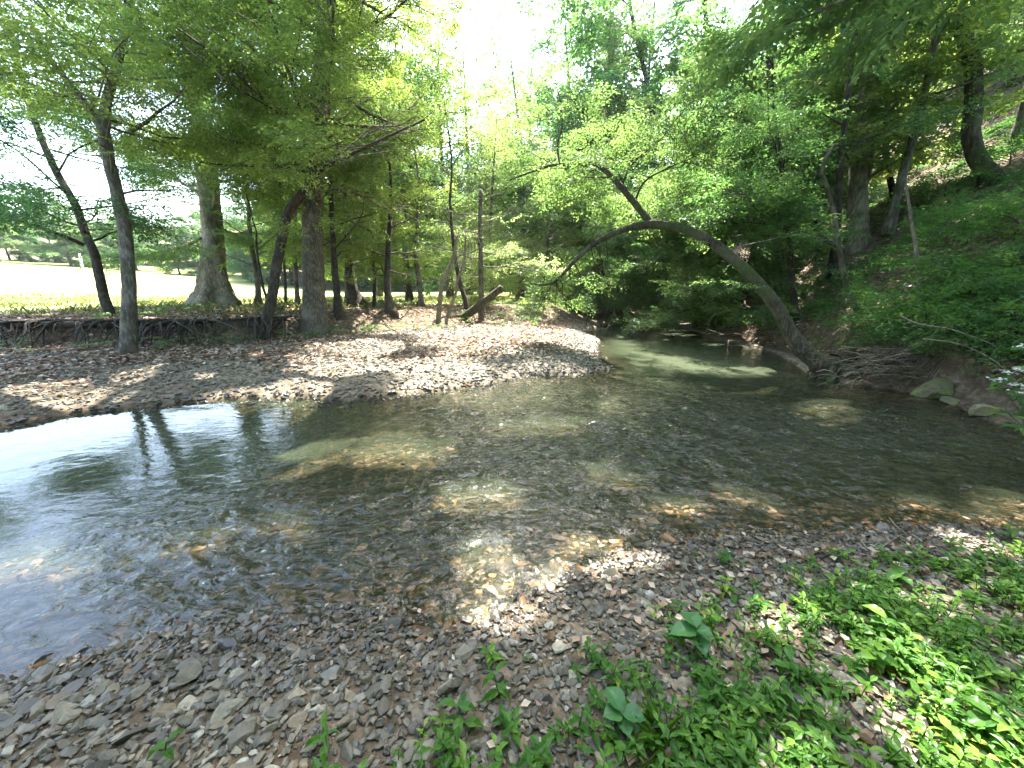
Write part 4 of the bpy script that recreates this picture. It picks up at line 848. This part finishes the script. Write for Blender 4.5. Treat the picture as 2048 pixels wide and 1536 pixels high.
def details():
    rg = np.random.RandomState(99)
    for (px0, px1, py0, py1, n, lab) in [(1665,1850,712,778,210,'tangled heap of bare sticks and roots against the base of the arching tree'),(1430,1600,645,712,100,'tangled drift of sticks along the right bank behind the arching trunk')]:
        T = Tubes(); B, t = G((px0+px1)/2, py1-8)
        for k in range(n):
            b, tt = G(rg.uniform(px0, px1), rg.uniform(py0+25, py1)); L = rg.uniform(.3, 1.3); a = rg.normal(.2, .5)+(math.pi if rg.rand() < .5 else 0); d = np.array([math.cos(a)*.9, math.sin(a)*.5, rg.normal(.02, .16)])
            p = b+[0, -.05, rg.uniform(.02, .32)]; c = p+d*L*.5+[0, 0, rg.uniform(-.02, .12)]; q, _ = resample([p, c, p+d*L], .12); q[:, 2] = np.maximum(q[:, 2], terrain(q[:, 0], q[:, 1])+.01); r0 = rg.uniform(.004, .016); T.add(q, np.linspace(r0, r0*.4, len(q)), 4)
        o = T.build('brush_pile', M['stick'], None, B); o.location = B; tag(o, lab, 'brush pile')
    stick('branch', [(1800,632,5.6),(1840,648,5.4),(1900,658,5.1),(1950,675,4.9),(1990,690,4.7)], .012, 'long pale dead stem arching out of the undergrowth at right')
    stick('branch', [(1845,678,5.3),(1900,684,5.1),(1950,700,4.9),(2000,730,4.7),(2045,775,4.5)], .009, 'lower of the two pale dead stems arching from the undergrowth')
    for pts_, lab in [([(1718,1092),(1745,1110),(1800,1080),(1835,1068)], 'thin forked dead twig at the water edge before the green patch'), ([(1776,1045),(1790,1062),(1815,1085),(1822,1100)], 'bent bleached twig lying across the water edge')]:
        pts2 = [G(*p_)[0]+[0, 0, .03] for p_ in pts_]; q, _ = resample(pts2, .04); T = Tubes(); T.add(q, np.linspace(.006, .002, len(q)), 6); o = T.build('twig', M['stick'], None, q[0]); o.location = q[0]; tag(o, lab, 'twig')
    def rock(px, py, sz, flat, mat, lab, name='stone', seed=0, sub=3, rnd=.6, wet=0, yaw=0., cat='stone', lift=.3):
        B, t = G(px, py, .6); r = np.random.RandomState(seed); V, F = rock_shape(r, sub, flat, 9); V = V*sz*.5; c, s_ = math.cos(yaw), math.sin(yaw)
        V = V@np.array([[c, -s_, 0], [s_, c, 0], [0, 0, 1]]).T; V[:, 2] += sz*flat*lift*.5; B = B.copy()
        o = mesh(name, V, F, None, M[mat], None, False, {'rnd': np.full(len(V), rnd), 'wet': np.full(len(V), wet)}); o.location = B; return tag(o, lab, cat)
    rock(1868, 792, .75, .5, 'moss_rock', 'flat topped mossy boulder at the foot of the right bank', 'boulder', 3, 4, cat='boulder', lift=.4)
    rock(1905, 806, .5, .25, 'moss_rock', 'thin dark slab lying in the water beside the mossy boulder', 'boulder', 4, 3, cat='boulder')
    rock(1968, 828, .4, .5, 'moss_rock', 'brown rock half buried in the right bank under the shrub', 'boulder', 5, 3, cat='boulder')
    rock(1735, 352, 1.5, .5, 'moss_rock', 'dark rock ledge jutting from the slope beside the stout pale trunk', 'boulder', 6, 4, cat='boulder')
    rock(1790, 345, 1.2, .5, 'moss_rock', 'dark rock outcrop higher on the slope right of the stout pale trunk', 'boulder', 7, 4, cat='boulder')
    S_ = [(375,1358,.15,.5,.22,'largest dark wedge shaped stone on the left shore'),(515,1332,.07,.5,.98,'small bright white stone near the left water edge'),(380,1410,.10,.4,.9,'pale pitted stone below the dark wedge stone'),
          (900,1390,.10,.8,.3,'round dark grey stone at the left edge of the plants'),(1120,1305,.10,.4,.7,'flat tan stone on the shore above the plants'),(1300,1240,.13,.5,.85,'pale angular stone near the top of the plant patch'),
          (1145,1360,.09,.4,.93,'white flat stone left of the big ribbed plant'),(930,1310,.13,.5,.6,'broad tan stone below the wet sunlit pebbles'),(985,1190,.14,.35,.82,'long orange tinted stone in the sunlit shallows'),
          (415,1285,.09,.6,.5,'smooth grey stone on the water edge at left'),(130,1440,.14,.35,.4,'flat grey slab on the far left shore'),(205,1395,.13,.35,.55,'long buff stone on the left shore'),
          (460,1430,.14,.35,.65,'pale flat stone in the lower left gravel'),(700,1405,.10,.5,.8,'yellowish upright stone in the lower middle gravel'),(590,1400,.12,.35,.88,'whitish oval stone in the lower left gravel'),
          (1600,1500,.11,.5,.75,'tan stone showing between the plants at the bottom'),(1480,1265,.1,.6,.8,'yellow brown stone beside the big ribbed plant'),(225,1150,.10,.4,.05,'dark stone breaking the surface of the left shallows'),
          (1056,770,.09,.5,.1,'small dark stone just off the edge of the gravel bar'),(1215,693,.16,.3,.05,'dark stone breaking the pool surface off the bar tip'),(1205,683,.10,.3,.05,'smallest dark stone in the pool off the bar tip')]
    for k, (px, py, sz, fl, rn, lab) in enumerate(S_): rock(px, py, sz, fl, 'stone', lab, 'stone', 300+k, 3, rn, 1.0 if rn < .12 else 0, rg.uniform(0, 3), lift=.5)
    # roots and overhanging sod along the dark left bank
    for (px0, px1, n, lab) in [(10,245,70,'dark roots hanging under the left bank edge, left of the forked trunk'),(270,520,90,'dark roots under the bank edge, right of the forked trunk')]:
        T = Tubes(); B = None
        for k in range(n):
            px = rg.uniform(px0, px1); x = (px-1024)/F_PX*8.9; y = float(y_terrace(x))+rg.uniform(-.15, .5); p = np.array([x, y, float(terrain(np.array([x]), np.array([y+.5]))[0])+.02])
            dx = rg.normal(0, .5); q = np.array([p+[0, .25, 0], p+[dx*.4, -.12, .0], p+[dx*.8, -.3, -.2], p+[dx, -.32-rg.rand()*.2, -.2-rg.rand()*.4]]); q, _ = resample(q, .07); q[:, 2] = np.maximum(q[:, 2], terrain(q[:, 0], q[:, 1])+.01)
            r0 = rg.uniform(.008, .04); T.add(q, np.linspace(r0, r0*.3, len(q)), 5, .2, None, rg); B = q[0] if B is None else B
        o = T.build('bank_roots', M['bark_dark'], None, B); o.location = B; tag(o, lab, 'roots')
    # posts in the meadow
    for (px, py0, py1, t, lab) in [(165,542,508,34,'leaning white post standing in the meadow at left'),(172,575,560,30,'short white post low in the meadow at left')]:
        a = P(px, py0, t); a[2] = terrain(a[:1], a[1:2])[0]; b = P(px-6 if py0 < 550 else px, py1, t); T = Tubes(); q = np.array([a-[0, 0, .3], (a+b)/2, b]); T.add(q, [.09, .085, .08], 8); o = T.build('post', M['petal'], None, a); o.location = a; tag(o, lab, 'post')
    # dark log along the bank edge
    a, _ = G(15, 662); b, _ = G(240, 662); T = Tubes(); q, _ = resample([a+[0, 0, .1], (a+b)/2+[0, -.1, .14], b+[0, 0, .1]], .2); T.add(q, np.full(len(q), .07), 8, .2, None, rg); o = T.build('fallen_branch', M['bark_dark'], None, a); o.location = a; tag(o, 'long dark branch lying along the top of the left bank', 'branch')
details()
print('objects', len(bpy.data.objects), 'polys', sum(len(m.polygons) for m in bpy.data.meshes))

if HAZE:
    m, t, o = newmat('thin_air'); v = nd(t, 'ShaderNodeVolumePrincipled'); v.inputs['Density'].default_value = HAZE; v.inputs['Color'].default_value = (.86, .93, 1, 1); v.inputs['Anisotropy'].default_value = .3
    t.links.new(v.outputs[0], o.inputs['Volume'])
    a = np.array([[x, y, z] for x in (-140, 110) for y in (-14, 150) for z in (-3, 34)], float)
    h = mesh('haze', a, None, np.array([[0, 1, 3, 2], [4, 6, 7, 5], [0, 4, 5, 1], [2, 3, 7, 6], [0, 2, 6, 4], [1, 5, 7, 3]]), m); tag(h, kind='stuff')
